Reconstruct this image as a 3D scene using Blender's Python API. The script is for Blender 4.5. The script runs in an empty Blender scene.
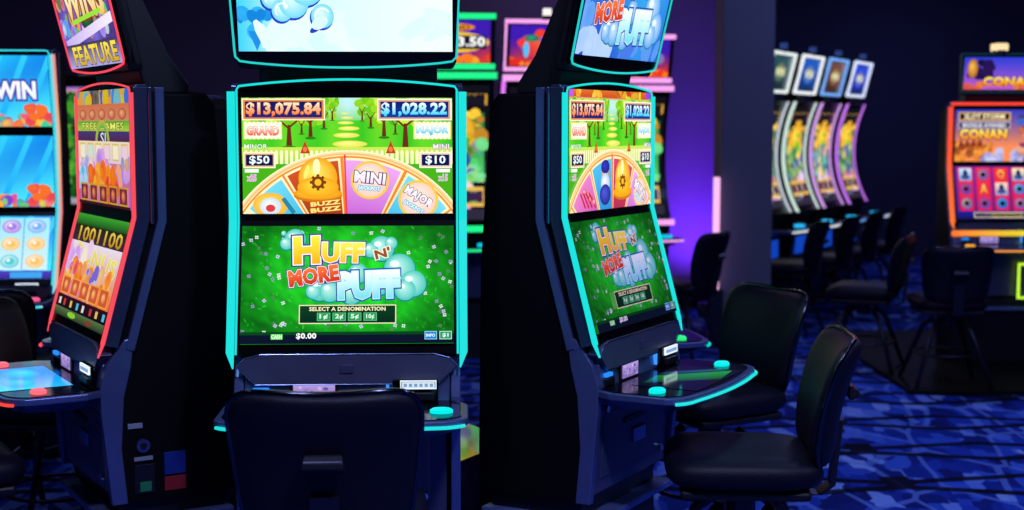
import bpy, bmesh, math, random
from mathutils import Vector, Matrix
S = bpy.context.scene; COL = S.collection
R = math.radians; PI = math.pi; sin, cos = math.sin, math.cos
random.seed(7)

# ------------------------------------------------------------------ materials
def lin(c):
    c = max(0.0, c) / 255.0
    return c / 12.92 if c <= 0.04045 else ((c + 0.055) / 1.055) ** 2.4
def L3(c): return (lin(c[0]), lin(c[1]), lin(c[2]), 1.0)

def mat(name, rgb, rough=0.5, metal=0.0, var=0.15, scale=14.0, bump=0.0, spec=0.5, coat=0.0):
    m = bpy.data.materials.new(name); m.use_nodes = True
    nt = m.node_tree; b = nt.nodes['Principled BSDF']
    no = nt.nodes.new('ShaderNodeTexNoise'); no.inputs['Scale'].default_value = scale; no.inputs['Detail'].default_value = 4
    tc = nt.nodes.new('ShaderNodeTexCoord'); nt.links.new(tc.outputs['Object'], no.inputs['Vector'])
    mx = nt.nodes.new('ShaderNodeMix'); mx.data_type = 'RGBA'
    c = L3(rgb)
    mx.inputs[6].default_value = [max(0, v * (1 - var)) for v in c[:3]] + [1]
    mx.inputs[7].default_value = [min(1, v * (1 + var)) for v in c[:3]] + [1]
    nt.links.new(no.outputs['Fac'], mx.inputs[0]); nt.links.new(mx.outputs[2], b.inputs['Base Color'])
    b.inputs['Roughness'].default_value = rough; b.inputs['Metallic'].default_value = metal
    b.inputs['Specular IOR Level'].default_value = spec; b.inputs['Coat Weight'].default_value = coat
    if bump:
        bp = nt.nodes.new('ShaderNodeBump'); bp.inputs['Strength'].default_value = bump; bp.inputs['Distance'].default_value = 0.004
        n2 = nt.nodes.new('ShaderNodeTexNoise'); n2.inputs['Scale'].default_value = scale * 12
        nt.links.new(tc.outputs['Object'], n2.inputs['Vector'])
        nt.links.new(n2.outputs['Fac'], bp.inputs['Height']); nt.links.new(bp.outputs['Normal'], b.inputs['Normal'])
    return m

def glow(name, strength, rough=0.2, spec=0.5):
    m = bpy.data.materials.new(name); m.use_nodes = True
    nt = m.node_tree; b = nt.nodes['Principled BSDF']
    a = nt.nodes.new('ShaderNodeAttribute'); a.attribute_name = 'Col'
    b.inputs['Base Color'].default_value = (0.004, 0.004, 0.004, 1)
    nt.links.new(a.outputs['Color'], b.inputs['Emission Color']); b.inputs['Emission Strength'].default_value = strength
    b.inputs['Roughness'].default_value = rough; b.inputs['Specular IOR Level'].default_value = spec
    return m

M = {}
M['display'] = glow('display', 1.12, 0.08, 0.35)
M['display_far'] = glow('display_far', 1.12, 0.15, 0.3)
M['led'] = glow('led', 1.08, 0.4, 0.3)
M['black'] = mat('black_plastic', (14, 15, 20), 0.45)
M['gloss'] = mat('gloss_black', (6, 7, 11), 0.12, spec=0.3)
M['bezel'] = mat('black_bezel', (5, 6, 9), 0.25, spec=0.3)
M['side'] = mat('cabinet_side', (7, 8, 12), 0.6, spec=0.15)
M['silver'] = mat('brushed_silver', (125, 140, 180), 0.22, 0.9, scale=30)
M['rib'] = mat('blue_grey_trim', (100, 114, 165), 0.3, 0.55)
M['skirt'] = mat('satin_panel', (78, 80, 108), 0.4, 0.1)
M['door'] = mat('door_panel', (74, 76, 108), 0.3, 0.15)
M['chrome'] = mat('chrome', (200, 205, 215), 0.12, 1.0, 0.03)
M['chromed'] = mat('dark_chrome', (72, 72, 84), 0.15, 1.0, 0.03)
M['leather'] = mat('black_leather', (17, 17, 32), 0.45, 0, 0.2, 20, 0.25, spec=0.22)
M['leather2'] = mat('chair_shell', (30, 31, 46), 0.5, 0, 0.2, 20, 0.1)
M['steel'] = mat('dark_steel', (52, 52, 64), 0.35, 0.7)
M['plinth'] = mat('plinth_laminate', (40, 44, 60), 0.10, 0.2, 0.1, coat=0.8)
M['stand'] = mat('stand_black', (16, 17, 26), 0.4)
M['platemetal'] = mat('stand_plate', (130, 150, 215), 0.35, 0.5)
M['wall'] = mat('wall_paint', (54, 52, 74), 0.85, 0, 0.12, 1.5)
M['walldark'] = mat('wall_dark_paint', (62, 62, 88), 0.85, 0, 0.12, 1.5)
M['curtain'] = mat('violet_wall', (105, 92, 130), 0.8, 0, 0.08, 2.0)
M['ceiling'] = mat('ceiling_paint', (26, 25, 34), 0.9, 0, 0.15, 2)
M['pillar'] = mat('pillar_paint', (100, 98, 120), 0.7, 0, 0.12, 2.5)
M['label_w'] = mat('pale_label', (150, 155, 175), 0.5)
M['label_b'] = mat('blue_sticker', (20, 45, 140), 0.5)
M['label_r'] = mat('red_sticker', (150, 30, 40), 0.5)
M['label_g'] = mat('green_sticker', (40, 140, 90), 0.5)
M['lampbody'] = mat('lamp_body', (60, 60, 70), 0.4, 0.6)

def carpet():
    m = bpy.data.materials.new('patterned_carpet'); m.use_nodes = True
    nt = m.node_tree; N = nt.nodes; K = nt.links; b = N['Principled BSDF']
    tc = N.new('ShaderNodeTexCoord'); sp = N.new('ShaderNodeSeparateXYZ')
    nz = N.new('ShaderNodeTexNoise'); nz.inputs['Scale'].default_value = 1.3
    K.new(tc.outputs['Object'], nz.inputs['Vector'])
    wp = N.new('ShaderNodeMix'); wp.data_type = 'VECTOR'; wp.inputs[0].default_value = 0.06
    K.new(tc.outputs['Object'], wp.inputs[4]); K.new(nz.outputs['Color'], wp.inputs[5])
    K.new(wp.outputs[1], sp.inputs[0])
    def mth(op, a, b_=None, c=None):
        n = N.new('ShaderNodeMath'); n.operation = op
        for i, v in enumerate((a, b_, c)):
            if v is None: continue
            if isinstance(v, (int, float)): n.inputs[i].default_value = v
            else: K.new(v, n.inputs[i])
        return n.outputs[0]
    X, Y = sp.outputs[0], sp.outputs[1]
    tri = mth('PINGPONG', X, 0.55)
    def lines(sign, period, amp, width, ph):
        v = mth('ADD', Y, mth('MULTIPLY', tri, sign * amp)); v = mth('ADD', v, ph)
        f = mth('FRACT', mth('DIVIDE', v, period))
        d = mth('ABSOLUTE', mth('SUBTRACT', f, 0.5))
        return mth('LESS_THAN', d, width)
    l1 = lines(1, 0.62, 0.22, 0.055, 0.0); l2 = lines(-1, 0.62, 0.22, 0.055, 0.31)
    # dark squares near the crossings
    fx = mth('ABSOLUTE', mth('SUBTRACT', mth('FRACT', mth('DIVIDE', X, 1.1)), 0.5))
    fy = mth('ABSOLUTE', mth('SUBTRACT', mth('FRACT', mth('DIVIDE', mth('ADD', Y, 0.12), 0.62)), 0.5))
    sq = mth('MULTIPLY', mth('LESS_THAN', fx, 0.055), mth('LESS_THAN', fy, 0.17))
    dark = mth('MAXIMUM', mth('MAXIMUM', l1, l2), sq)
    # blocks and streaks
    mp = N.new('ShaderNodeMapping'); mp.inputs['Scale'].default_value = (1.35, 0.62, 1); mp.inputs['Rotation'].default_value = (0, 0, 0.15)
    K.new(wp.outputs[1], mp.inputs[0])
    vo = N.new('ShaderNodeTexVoronoi'); vo.distance = 'CHEBYCHEV'; vo.inputs['Scale'].default_value = 8.5
    K.new(mp.outputs[0], vo.inputs['Vector'])
    cs = N.new('ShaderNodeSeparateXYZ'); K.new(vo.outputs['Color'], cs.inputs[0])
    rp = N.new('ShaderNodeValToRGB'); e = rp.color_ramp.elements
    e[0].position = 0.0; e[0].color = L3((16, 30, 105)); e[1].position = 1.0; e[1].color = L3((150, 178, 245))
    for p, c in ((0.35, (22, 48, 150)), (0.62, (34, 70, 190)), (0.80, (60, 100, 215)), (0.9, (105, 140, 232))):
        q = e.new(p); q.color = L3(c)
    K.new(cs.outputs[0], rp.inputs[0])
    v2 = N.new('ShaderNodeTexVoronoi'); v2.feature = 'DISTANCE_TO_EDGE'; v2.inputs['Scale'].default_value = 2.6
    K.new(mp.outputs[0], v2.inputs['Vector'])
    edge = mth('LESS_THAN', v2.outputs['Distance'], 0.035)
    m1 = N.new('ShaderNodeMix'); m1.data_type = 'RGBA'; K.new(mth('MULTIPLY', edge, 0.6), m1.inputs[0])
    K.new(rp.outputs[0], m1.inputs[6]); m1.inputs[7].default_value = L3((110, 145, 235))
    m2 = N.new('ShaderNodeMix'); m2.data_type = 'RGBA'; K.new(mth('MULTIPLY', dark, 0.94), m2.inputs[0])
    K.new(m1.outputs[2], m2.inputs[6]); m2.inputs[7].default_value = L3((6, 8, 20))
    K.new(m2.outputs[2], b.inputs['Base Color']); b.inputs['Roughness'].default_value = 0.95
    b.inputs['Specular IOR Level'].default_value = 0.1
    fb = N.new('ShaderNodeTexNoise'); fb.inputs['Scale'].default_value = 300; K.new(tc.outputs['Object'], fb.inputs['Vector'])
    bp = N.new('ShaderNodeBump'); bp.inputs['Strength'].default_value = 0.3; bp.inputs['Distance'].default_value = 0.004
    K.new(fb.outputs['Fac'], bp.inputs['Height']); K.new(bp.outputs['Normal'], b.inputs['Normal'])
    return m
M['carpet'] = carpet()

# ------------------------------------------------------------------ mesh helpers
def link(name, me, m, parent=None, smooth=False):
    o = bpy.data.objects.new(name, me); COL.objects.link(o)
    if m is not None: me.materials.append(m)
    if parent is not None: o.parent = parent
    if smooth:
        for p in me.polygons: p.use_smooth = True
    return o
def bev(o, w, seg=2):
    b = o.modifiers.new('bevel', 'BEVEL'); b.width = w; b.segments = seg; b.limit_method = 'ANGLE'; b.angle_limit = R(35)
    return o
def subs(o, n=1):
    s = o.modifiers.new('sub', 'SUBSURF'); s.levels = n; s.render_levels = n; return o
class MB:
    def __init__(s): s.v = []; s.f = []; s.c = []
    def add(s, vs, fs, col=None):
        n = len(s.v); s.v += [tuple(v) for v in vs]; s.f += [tuple(i + n for i in f) for f in fs]
        if col is not None:
            if callable(col): s.c += [L3(col(Vector(v))) for v in vs]
            else: s.c += [L3(col)] * len(vs)
        return s
    def box(s, x0, x1, y0, y1, z0, z1, col=None):
        vs = [(x, y, z) for x in (x0, x1) for y in (y0, y1) for z in (z0, z1)]
        return s.add(vs, [(0, 1, 3, 2), (4, 6, 7, 5), (0, 4, 5, 1), (2, 3, 7, 6), (0, 2, 6, 4), (1, 5, 7, 3)], col)
    def loft(s, rings, closed=False, caps=True, col=None):
        n = len(rings[0]); vs = [p for r in rings for p in r]; fs = []
        m = len(rings)
        for i in range(m if closed else m - 1):
            a = i * n; b = ((i + 1) % m) * n
            for j in range(n):
                k = (j + 1) % n; fs.append((a + j, a + k, b + k, b + j))
        if caps and not closed:
            fs.append(tuple(reversed(range(n)))); fs.append(tuple((m - 1) * n + i for i in range(n)))
        return s.add(vs, fs, col)
    def prism_x(s, poly, x0, x1, col=None):      # poly in (p,z), p = toward the player (-y)
        return s.loft([[(x, -p, z) for p, z in poly] for x in (x0, x1)], col=col)
    def prism_z(s, poly, z0, z1, col=None, top=1.0):
        return s.loft([[(x, y, z0) for x, y in poly], [(x * top, y * top, z1) for x, y in poly]], col=col)
    def tube(s, pts, r, n=8, col=None, closed=False):
        rings = []; pts = [Vector(p) for p in pts]; m = len(pts); up = None
        for i, p in enumerate(pts):
            a = pts[(i - 1) % m] if (closed or i > 0) else p
            b = pts[(i + 1) % m] if (closed or i < m - 1) else p
            t = (b - a).normalized()
            if up is None: up = t.orthogonal().normalized()
            up = (up - t * up.dot(t)).normalized(); w = t.cross(up)
            rr = r[i] if isinstance(r, (list, tuple)) else r
            rings.append([p + (up * cos(2 * PI * j / n) + w * sin(2 * PI * j / n)) * rr for j in range(n)])
        return s.loft(rings, closed=closed, col=col)
    def cyl(s, c, r, h, axis=2, n=20, col=None, r2=None):
        r2 = r if r2 is None else r2; rings = []
        for k, rr in ((0, r), (h, r2)):
            ring = []
            for j in range(n):
                a = 2 * PI * j / n; q = [0, 0, 0]
                q[axis] = k; q[(axis + 1) % 3] = rr * cos(a); q[(axis + 2) % 3] = rr * sin(a)
                ring.append((c[0] + q[0], c[1] + q[1], c[2] + q[2]))
            rings.append(ring)
        return s.loft(rings, col=col)
    def build(s, name, m, parent=None, smooth=False, bevel=0, seg=2):
        me = bpy.data.meshes.new(name); me.from_pydata(s.v, [], s.f)
        if s.c and len(s.c) == len(s.v):
            at = me.color_attributes.new('Col', 'FLOAT_COLOR', 'POINT')
            at.data.foreach_set('color', [x for c in s.c for x in c])
        bm = bmesh.new(); bm.from_mesh(me); bmesh.ops.recalc_face_normals(bm, faces=bm.faces); bm.to_mesh(me); bm.free()
        o = link(name, me, m, parent, smooth)
        if bevel: bev(o, bevel, seg)
        return o
def pillow(w, d, h, warp=None, n=14, q=4.0, edge=5.0):
    """cushion: w (x) by d (y), thickness h, superellipse outline"""
    vs = []; fs = []
    for side in (1, -1):
        for i in range(n + 1):
            for j in range(n + 1):
                u = sin((2 * i / n - 1) * PI / 2); v = sin((2 * j / n - 1) * PI / 2)
                m = max(abs(u), abs(v), 1e-6); r = (abs(u) ** q + abs(v) ** q) ** (1 / q); k = m / r if r > 1e-9 else 1.0
                x, y = u * k, v * k
                t = max(0.0, 1 - m ** edge) ** 0.5
                p = Vector((x * w / 2, y * d / 2, side * t * h / 2))
                vs.append(warp(p, x, y) if warp else p)
    N1 = (n + 1) ** 2
    for s_ in (0, 1):
        for i in range(n):
            for j in range(n):
                a = s_ * N1 + i * (n + 1) + j
                f = (a, a + n + 1, a + n + 2, a + 1); fs.append(f if s_ == 0 else tuple(reversed(f)))
    bm = bmesh.new(); bv = [bm.verts.new(v) for v in vs]
    for f in fs:
        try: bm.faces.new([bv[i] for i in f])
        except ValueError: pass
    bmesh.ops.remove_doubles(bm, verts=bm.verts, dist=1e-5); bmesh.ops.recalc_face_normals(bm, faces=bm.faces)
    me = bpy.data.meshes.new('pillow'); bm.to_mesh(me); bm.free(); return me
def thing(name, label, cat, loc=(0, 0, 0), rz=0.0, group=None):
    o = bpy.data.objects.new(name, None); COL.objects.link(o); o.empty_display_size = 0.1
    o.location = loc; o.rotation_euler = (0, 0, rz); o['label'] = label; o['category'] = cat
    if group: o['group'] = group
    return o
def tag(o, label, cat, group=None):
    o['label'] = label; o['category'] = cat
    if group: o['group'] = group
    return o
def copy_tree(o, parent=None):
    c = o.copy(); COL.objects.link(c)
    if parent is not None: c.parent = parent
    for ch in list(o.children): copy_tree(ch, c)
    return c
def plab(o, l): o['label'] = l; return o

# ------------------------------------------------------------------ screen painter
_tc = {}
def glyphs(st, off):
    k = (st, off)
    if k in _tc: return _tc[k]
    cu = bpy.data.curves.new('t', 'FONT'); cu.body = st; cu.size = 1; cu.offset = off; cu.resolution_u = 2; cu.space_character = 1.04
    ob = bpy.data.objects.new('t', cu); COL.objects.link(ob)
    bpy.context.view_layer.update()
    me = bpy.data.meshes.new_from_object(ob.evaluated_get(bpy.context.evaluated_depsgraph_get()))
    r = ([(v.co.x, v.co.y) for v in me.vertices], [tuple(p.vertices) for p in me.polygons])
    bpy.data.objects.remove(ob); bpy.data.curves.remove(cu); bpy.data.meshes.remove(me)
    _tc[k] = r; return r
def mixc(a, b, t): return tuple(a[i] * (1 - t) + b[i] * t for i in range(3))
def dimmed(a, f, tint=(1, 1, 1)):
    a.P = [([(x, y, tuple(v * f * t for v, t in zip(c, tint))) for x, y, c in pc], l) for pc, l in a.P]; return a
class Art:
    """flat screen picture: coloured polygons in their own pixel frame, y down"""
    def __init__(s, x0, y0, x1, y1, bg=(0, 0, 0), bands=0):
        s.b = (x0, y0, x1, y1); s.P = []; s.bands = bands; s.n = 0; s.rect(x0, y0, x1, y1, bg)
    def poly(s, pts, col, keep=False):
        cols = list(col) if isinstance(col, list) else [col] * len(pts)
        if not keep: s.n += 1
        pc = [(p[0], p[1], c) for p, c in zip(pts, cols)]
        x0, y0, x1, y1 = s.b
        for ax, lim, sg in ((0, x0, 1), (0, x1, -1), (1, y0, 1), (1, y1, -1)):
            if all((p[ax] - lim) * sg >= 0 for p in pc): continue
            pc = s.clip(pc, ax, lim, sg)
            if len(pc) < 3: return s
        if s.bands:
            h = (y1 - y0) / s.bands; a = min(p[1] for p in pc); b = max(p[1] for p in pc)
            for i in range(int((a - y0) / h), int(min(s.bands - 1, (b - y0) / h)) + 1):
                q = s.clip(s.clip(pc, 1, y0 + i * h, 1), 1, y0 + (i + 1) * h, -1)
                if len(q) >= 3: s.P.append((q, s.n))
        else: s.P.append((pc, s.n))
        return s
    def clip(s, pc, ax, lim, sg):
        o = []
        for i in range(len(pc)):
            a = pc[i - 1]; b = pc[i]; da = (a[ax] - lim) * sg; db = (b[ax] - lim) * sg
            if (da >= 0) != (db >= 0):
                t = da / (da - db); o.append((a[0] + (b[0] - a[0]) * t, a[1] + (b[1] - a[1]) * t, mixc(a[2], b[2], t)))
            if db >= 0: o.append(b)
        return o
    def rect(s, x0, y0, x1, y1, c, c2=None, c3=None, c4=None):
        cc = [c, c if c3 is None and c2 is not None else (c3 or c), c2 or c, c2 or c] if c4 is None else [c, c2, c3, c4]
        return s.poly([(x0, y0), (x1, y0), (x1, y1), (x0, y1)], cc if c4 else [c, c, c2 or c, c2 or c])
    def frame(s, x0, y0, x1, y1, w, cf, ci):
        s.rect(x0, y0, x1, y1, cf); s.rect(x0 + w, y0 + w, x1 - w, y1 - w, ci)
    def field(s, x0, y0, x1, y1, nx, ny, fn):
        s.n += 1
        for i in range(nx):
            for j in range(ny):
                q = [(x0 + (x1 - x0) * (i + a) / nx, y0 + (y1 - y0) * (j + b) / ny) for a, b in ((0, 0), (1, 0), (1, 1), (0, 1))]
                s.poly(q, [fn(*p) for p in q], keep=True)
    def ell(s, cx, cy, rx, ry, c, c2=None, n=22, rot=0, ctr=None):
        """ellipse; with c2 it is shaded from c (centre) to c2 (rim)"""
        P = []
        for i in range(n):
            a = 2 * PI * i / n; x = rx * cos(a); y = ry * sin(a)
            P.append((cx + x * cos(rot) - y * sin(rot), cy + x * sin(rot) + y * cos(rot)))
        if c2 is None: return s.poly(P, c)
        s.n += 1; ce = (cx - rx * 0.25, cy - ry * 0.3)
        for i in range(n): s.poly([ce, P[i], P[(i + 1) % n]], [c, c2, c2], keep=True)
    def arc(s, cx, cy, r0, r1, a0, a1, c0, c1, n=40):
        s.n += 1
        for i in range(n):
            a = R(a0 + (a1 - a0) * i / n); b = R(a0 + (a1 - a0) * (i + 1) / n)
            s.poly([(cx + r0 * sin(a), cy - r0 * cos(a)), (cx + r1 * sin(a), cy - r1 * cos(a)), (cx + r1 * sin(b), cy - r1 * cos(b)), (cx + r0 * sin(b), cy - r0 * cos(b))], [c0, c1, c1, c0], keep=True)
    def line(s, x0, y0, x1, y1, w, c, c2=None):
        d = math.hypot(x1 - x0, y1 - y0); nx, ny = -(y1 - y0) / d * w / 2, (x1 - x0) / d * w / 2; c2 = c2 or c
        s.poly([(x0 + nx, y0 + ny), (x1 + nx, y1 + ny), (x1 - nx, y1 - ny), (x0 - nx, y0 - ny)], [c, c2, c2, c])
    def text(s, st, cx, cy, w, h, c, c2=None, rot=0, out=(), bold=0.012, shear=0):
        """centred text stretched to w by h; out = ((offset, colour), ...) outlines, widest first"""
        base, _ = glyphs(st, 0.0)
        xa = min(p[0] for p in base); xb = max(p[0] for p in base); ya = min(p[1] for p in base); yb = max(p[1] for p in base)
        sx = w / (xb - xa); sy = h / (yb - ya); mx_, my = (xa + xb) / 2, (ya + yb) / 2; c2 = c2 or c; ro = R(rot)
        for off, ca, cb in [(o_[0], o_[1], o_[1]) for o_ in out] + [(bold, c, c2)]:
            vs, fs = glyphs(st, off); s.n += 1
            T = []
            for x, y in vs:
                t = min(1, max(0, (yb - y) / (yb - ya))); X = (x - mx_) * sx; Y = -(y - my) * sy; X -= shear * Y
                T.append(((cx + X * cos(ro) - Y * sin(ro)), (cy + X * sin(ro) + Y * cos(ro)), mixc(ca, cb, t)))
            for f in fs: s.poly([T[i][:2] for i in f], [T[i][2] for i in f], keep=True)
    def blobs(s, x0, y0, x1, y1, n, pal, r0, r1, seed=1, sq=1.0):
        g = random.Random(seed)
        for _ in range(n):
            r = g.uniform(r0, r1); s.ell(g.uniform(x0, x1), g.uniform(y0, y1), r, r * sq * g.uniform(0.6, 1.2), (k := g.choice(pal)), n=11, rot=g.uniform(0, 3), c2=mixc(k, g.choice(pal), 0.45))
    def build(s, name, fn, parent, m='display', step=0.000012):
        x0, y0, x1, y1 = s.b; vs = []; fs = []; cs = []
        for pc, l in s.P:
            k = len(vs)
            for x, y, c in pc:
                vs.append(fn((x - x0) / (x1 - x0), 1 - (y - y0) / (y1 - y0), l * step)); cs += L3(c)
            fs.append(tuple(range(k, k + len(pc))))
        me = bpy.data.meshes.new(name); me.from_pydata(vs, [], fs)
        at = me.color_attributes.new('Col', 'FLOAT_COLOR', 'POINT'); at.data.foreach_set('color', cs)
        return link(name, me, M[m], parent)

# ---- the pictures on the screens
def art_wheel(v=0):
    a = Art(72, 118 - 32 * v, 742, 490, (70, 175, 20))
    if v:  # top band: reflection above the right screen, painted into its picture
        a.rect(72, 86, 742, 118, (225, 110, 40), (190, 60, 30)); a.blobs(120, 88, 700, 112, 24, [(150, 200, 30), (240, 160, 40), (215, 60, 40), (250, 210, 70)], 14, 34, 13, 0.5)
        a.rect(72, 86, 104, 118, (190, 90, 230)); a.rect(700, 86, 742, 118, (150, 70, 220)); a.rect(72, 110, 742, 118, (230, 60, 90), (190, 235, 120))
    a.field(72, 118, 742, 300, 16, 8, lambda x, y: mixc(mixc((190, 235, 250), (170, 225, 40), min(1, abs(x - 408) / 120)), (60, 190, 20), min(1, max(0, (y - 150) / 90))))
    a.field(72, 190, 742, 300, 14, 4, lambda x, y: mixc((40, 190, 30), (120, 220, 40), abs(sin(x / 47.0)) * 0.8))
    a.blobs(72, 122, 330, 200, 70, [(165, 225, 30), (120, 205, 25), (200, 240, 60), (80, 180, 20)], 9, 20, 3)
    a.blobs(490, 122, 742, 200, 70, [(165, 225, 30), (120, 205, 25), (200, 240, 60), (80, 180, 20)], 9, 20, 4)
    a.blobs(330, 122, 375, 190, 20, [(150, 215, 30), (100, 195, 25)], 7, 13, 5); a.blobs(440, 122, 500, 190, 24, [(150, 215, 30), (100, 195, 25)], 7, 13, 6)
    for x, y, w in ((400, 168, 14), (406, 182, 20), (402, 198, 26), (412, 216, 34), (404, 238, 42), (415, 266, 56)):
        a.ell(x, y, w, w * 0.2, (250, 250, 140), (225, 220, 80), n=16)
    for x, y0, y1, w in ((290, 190, 245, 9), (333, 178, 215, 6), (222, 205, 275, 12), (262, 200, 232, 5), (482, 178, 212, 6), (524, 186, 243, 9), (592, 200, 280, 13), (560, 200, 232, 5), (455, 160, 190, 4), (360, 160, 188, 4)):
        c = (105, 45, 20); a.poly([(x - w * 0.4, y0), (x + w * 0.4, y0), (x + w * 0.8, y1), (x - w * 0.8, y1)], c)
        a.line(x, y0 + 12, x - w * 2.2, y0 - 12, w * 0.5, c); a.line(x, y0 + 8, x + w * 2.2, y0 - 14, w * 0.5, c)
        a.ell(x, y1 + 2, w * 2, w * 0.5, (35, 130, 25), n=10)
    # hedge and pale fence
    a.rect(72, 276, 742, 330, (205, 232, 90), (120, 205, 50))
    for x in range(80, 742, 16): a.poly([(x, 330), (x, 290), (x + 5, 284), (x + 10, 290), (x + 10, 330)], (250, 245, 190))
    for x in (272, 545): a.poly([(x - 16, 296), (x, 255), (x + 16, 296)], (190, 60, 30)); a.ell(x, 283, 7, 9, (240, 120, 60), n=12)
    # prize boxes
    a.frame(74, 121, 337, 190, 4, (255, 245, 210), (232, 130, 60)); a.rect(84, 130, 327, 181, (14, 22, 90), (25, 40, 120))
    a.text('$13,075.84', 205, 155, 232, 40, (255, 235, 200), (255, 120, 60), out=((0.08, (120, 30, 20)),), bold=0.045)
    a.frame(503, 121, 740, 190, 4, (255, 245, 235), (225, 165, 120)); a.rect(513, 130, 730, 181, (14, 22, 110), (20, 60, 160))
    a.text('$1,028.22', 620, 155, 205, 40, (245, 255, 255), (60, 205, 255), out=((0.08, (10, 50, 130)),), bold=0.045)
    for x0, x1, c, t in ((78, 200, (240, 90, 60), 'GRAND'), (618, 738, (60, 190, 235), 'MAJOR')):
        a.frame(x0, 195, x1, 250, 4, (250, 225, 120), (255, 245, 225)); a.text(t, (x0 + x1) / 2, 224, x1 - x0 - 22, 26, (255, 255, 250), c, out=((0.06, c),), bold=0.02)
        for i in range(9): a.ell(x0 + 6 + i * (x1 - x0 - 12) / 8, 197, 3, 3, (255, 255, 255), n=8); a.ell(x0 + 6 + i * (x1 - x0 - 12) / 8, 248, 3, 3, (255, 255, 255), n=8)
    # wheel
    cx, cy, r = 408, 712, 426
    a.arc(cx, cy, 0, r, -80, 80, (255, 190, 90), (255, 235, 170)); a.arc(cx, cy, r - 14, r, -80, 80, (255, 170, 60), (255, 250, 215))
    a.arc(cx, cy, 0, r - 18, -80, 80, (220, 90, 20), (240, 140, 50))
    wd = ((-75, -54, (60, 195, 230), (190, 240, 250)), (-54, -31.5, (20, 150, 215), (110, 215, 240)), (-30.5, -3.5, (130, 40, 20), (205, 80, 35)), (-2, 26.5, (170, 60, 190), (235, 165, 240)), (28, 54, (20, 150, 210), (120, 220, 245)), (55, 78, (150, 90, 50), (230, 160, 80)))
    if v: wd = ((-75, -54, (60, 195, 230), (190, 240, 250)), (-53, -27, (170, 50, 150), (235, 130, 200)), (-26, -1, (20, 110, 200), (80, 190, 235)), (0, 26, (150, 30, 60), (215, 70, 110)), (27, 52, (170, 60, 190), (235, 165, 240)), (53, 78, (20, 150, 210), (120, 220, 245)))
    for a0, a1, c0, c1 in wd:
        a.arc(cx, cy, 100, r - 24, a0, a1, (255, 210, 120), (255, 240, 190), n=12); a.arc(cx, cy, 100, r - 32, a0 + 1.1, a1 - 1.1, c0, c1, n=12)
    a.line(398, 300, 402, 490, 6, (235, 60, 90))
    def medal(st, x, y, rr, ro):
        a.ell(x, y, rr, rr, (245, 200, 60)); a.ell(x, y, rr * 0.88, rr * 0.88, (255, 240, 225), (250, 205, 190))
        a.text(st, x, y - 8, 96, 32, (255, 255, 255), (240, 215, 245), rot=ro, out=((0.10, (60, 30, 80)),), bold=0.045)
        q = R(ro)
        a.text('JACKPOT', x - 30 * sin(q), y + 28 * cos(q), 70, 15, (235, 250, 255), rot=ro, out=((0.16, (60, 170, 210)),), bold=0.04)
    def hat(x, y):
        a.ell(x, y + 56, 78, 22, (210, 120, 10)); a.ell(x, y + 50, 78, 20, (255, 220, 70), (235, 150, 20))
        a.ell(x, y, 62, 66, (255, 240, 100), (238, 160, 15), n=30); a.ell(x, y + 30, 66, 34, (255, 215, 60), (240, 165, 20)); a.ell(x - 4, y - 36, 12, 26, (255, 250, 185), n=14); a.ell(x - 36, y - 20, 7, 24, (255, 235, 120), n=12, rot=0.3)
        for i in range(8): a.line(x, y + 14, x + 26 * cos(i * PI / 4), y + 14 + 26 * sin(i * PI / 4), 9, (125, 60, 15))
        a.ell(x, y + 14, 20, 20, (125, 60, 15)); a.ell(x, y + 14, 11, 11, (250, 190, 40))
    if v:
        hat(490, 385); a.ell(345, 375, 30, 42, (250, 230, 215), (200, 130, 110)); a.ell(345, 345, 34, 24, (60, 60, 200), (40, 30, 130)); a.ell(345, 400, 36, 34, (250, 250, 250), (180, 200, 230)); a.ell(345, 440, 44, 36, (80, 90, 220), (40, 40, 140))
        for i in range(4): a.line(150 + i * 22, 430, 190 + i * 26, 480, 9, (200, 30, 60)); a.ell(180 + i * 25, 425 + i * 12, 16, 11, (250, 190, 200), (215, 60, 100))
        medal('MINI', 640, 440, 56, 30)
    else:
        hat(312, 375); medal('MINI', 478, 382, 62, 6); medal('MAJOR', 632, 446, 64, 32)
        for i in range(2): a.text('BUZZ', 335, 456 + i * 20, 92, 13, (255, 235, 130), rot=-6, out=((0.1, (200, 90, 30)),), bold=0.04)
    # saw medal on the left wedge
    if v: return a_tail(a)
    a.ell(160, 462, 56, 40, (255, 225, 90), (240, 180, 60)); a.ell(160, 466, 34, 28, (250, 250, 250), (200, 220, 235)); a.ell(160, 472, 15, 12, (220, 60, 60))
    a.line(200, 440, 235, 488, 14, (40, 130, 160))
    return a_tail(a)
def a_tail(a):
    # small boxes
    for x0, x1, t, c in ((76, 178, '$50', (235, 180, 110)), (636, 740, '$10', (230, 200, 190))):
        a.frame(x0, 292, x1, 343, 4, (255, 245, 215), c); a.rect(x0 + 8, 300, x1 - 8, 335, (14, 20, 80)); a.text(t, (x0 + x1) / 2, 318, 62, 28, (255, 255, 255), (225, 255, 240), bold=0.025)
    a.text('MINOR', 116, 274, 72, 15, (255, 255, 255), (225, 255, 210), out=((0.06, (60, 140, 60)),)); a.text('MINI', 706, 274, 50, 15, (255, 255, 255), (255, 220, 255), out=((0.06, (150, 80, 160)),))
    a.rect(80, 346, 124, 357, (245, 250, 240)); a.rect(690, 346, 734, 357, (245, 240, 250))
    a.text('x25', 102, 374, 28, 20, (225, 120, 210), out=((0.06, (250, 230, 250)),)); a.text('x15', 712, 374, 28, 20, (225, 120, 210), out=((0.06, (250, 230, 250)),))
    return a
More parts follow.
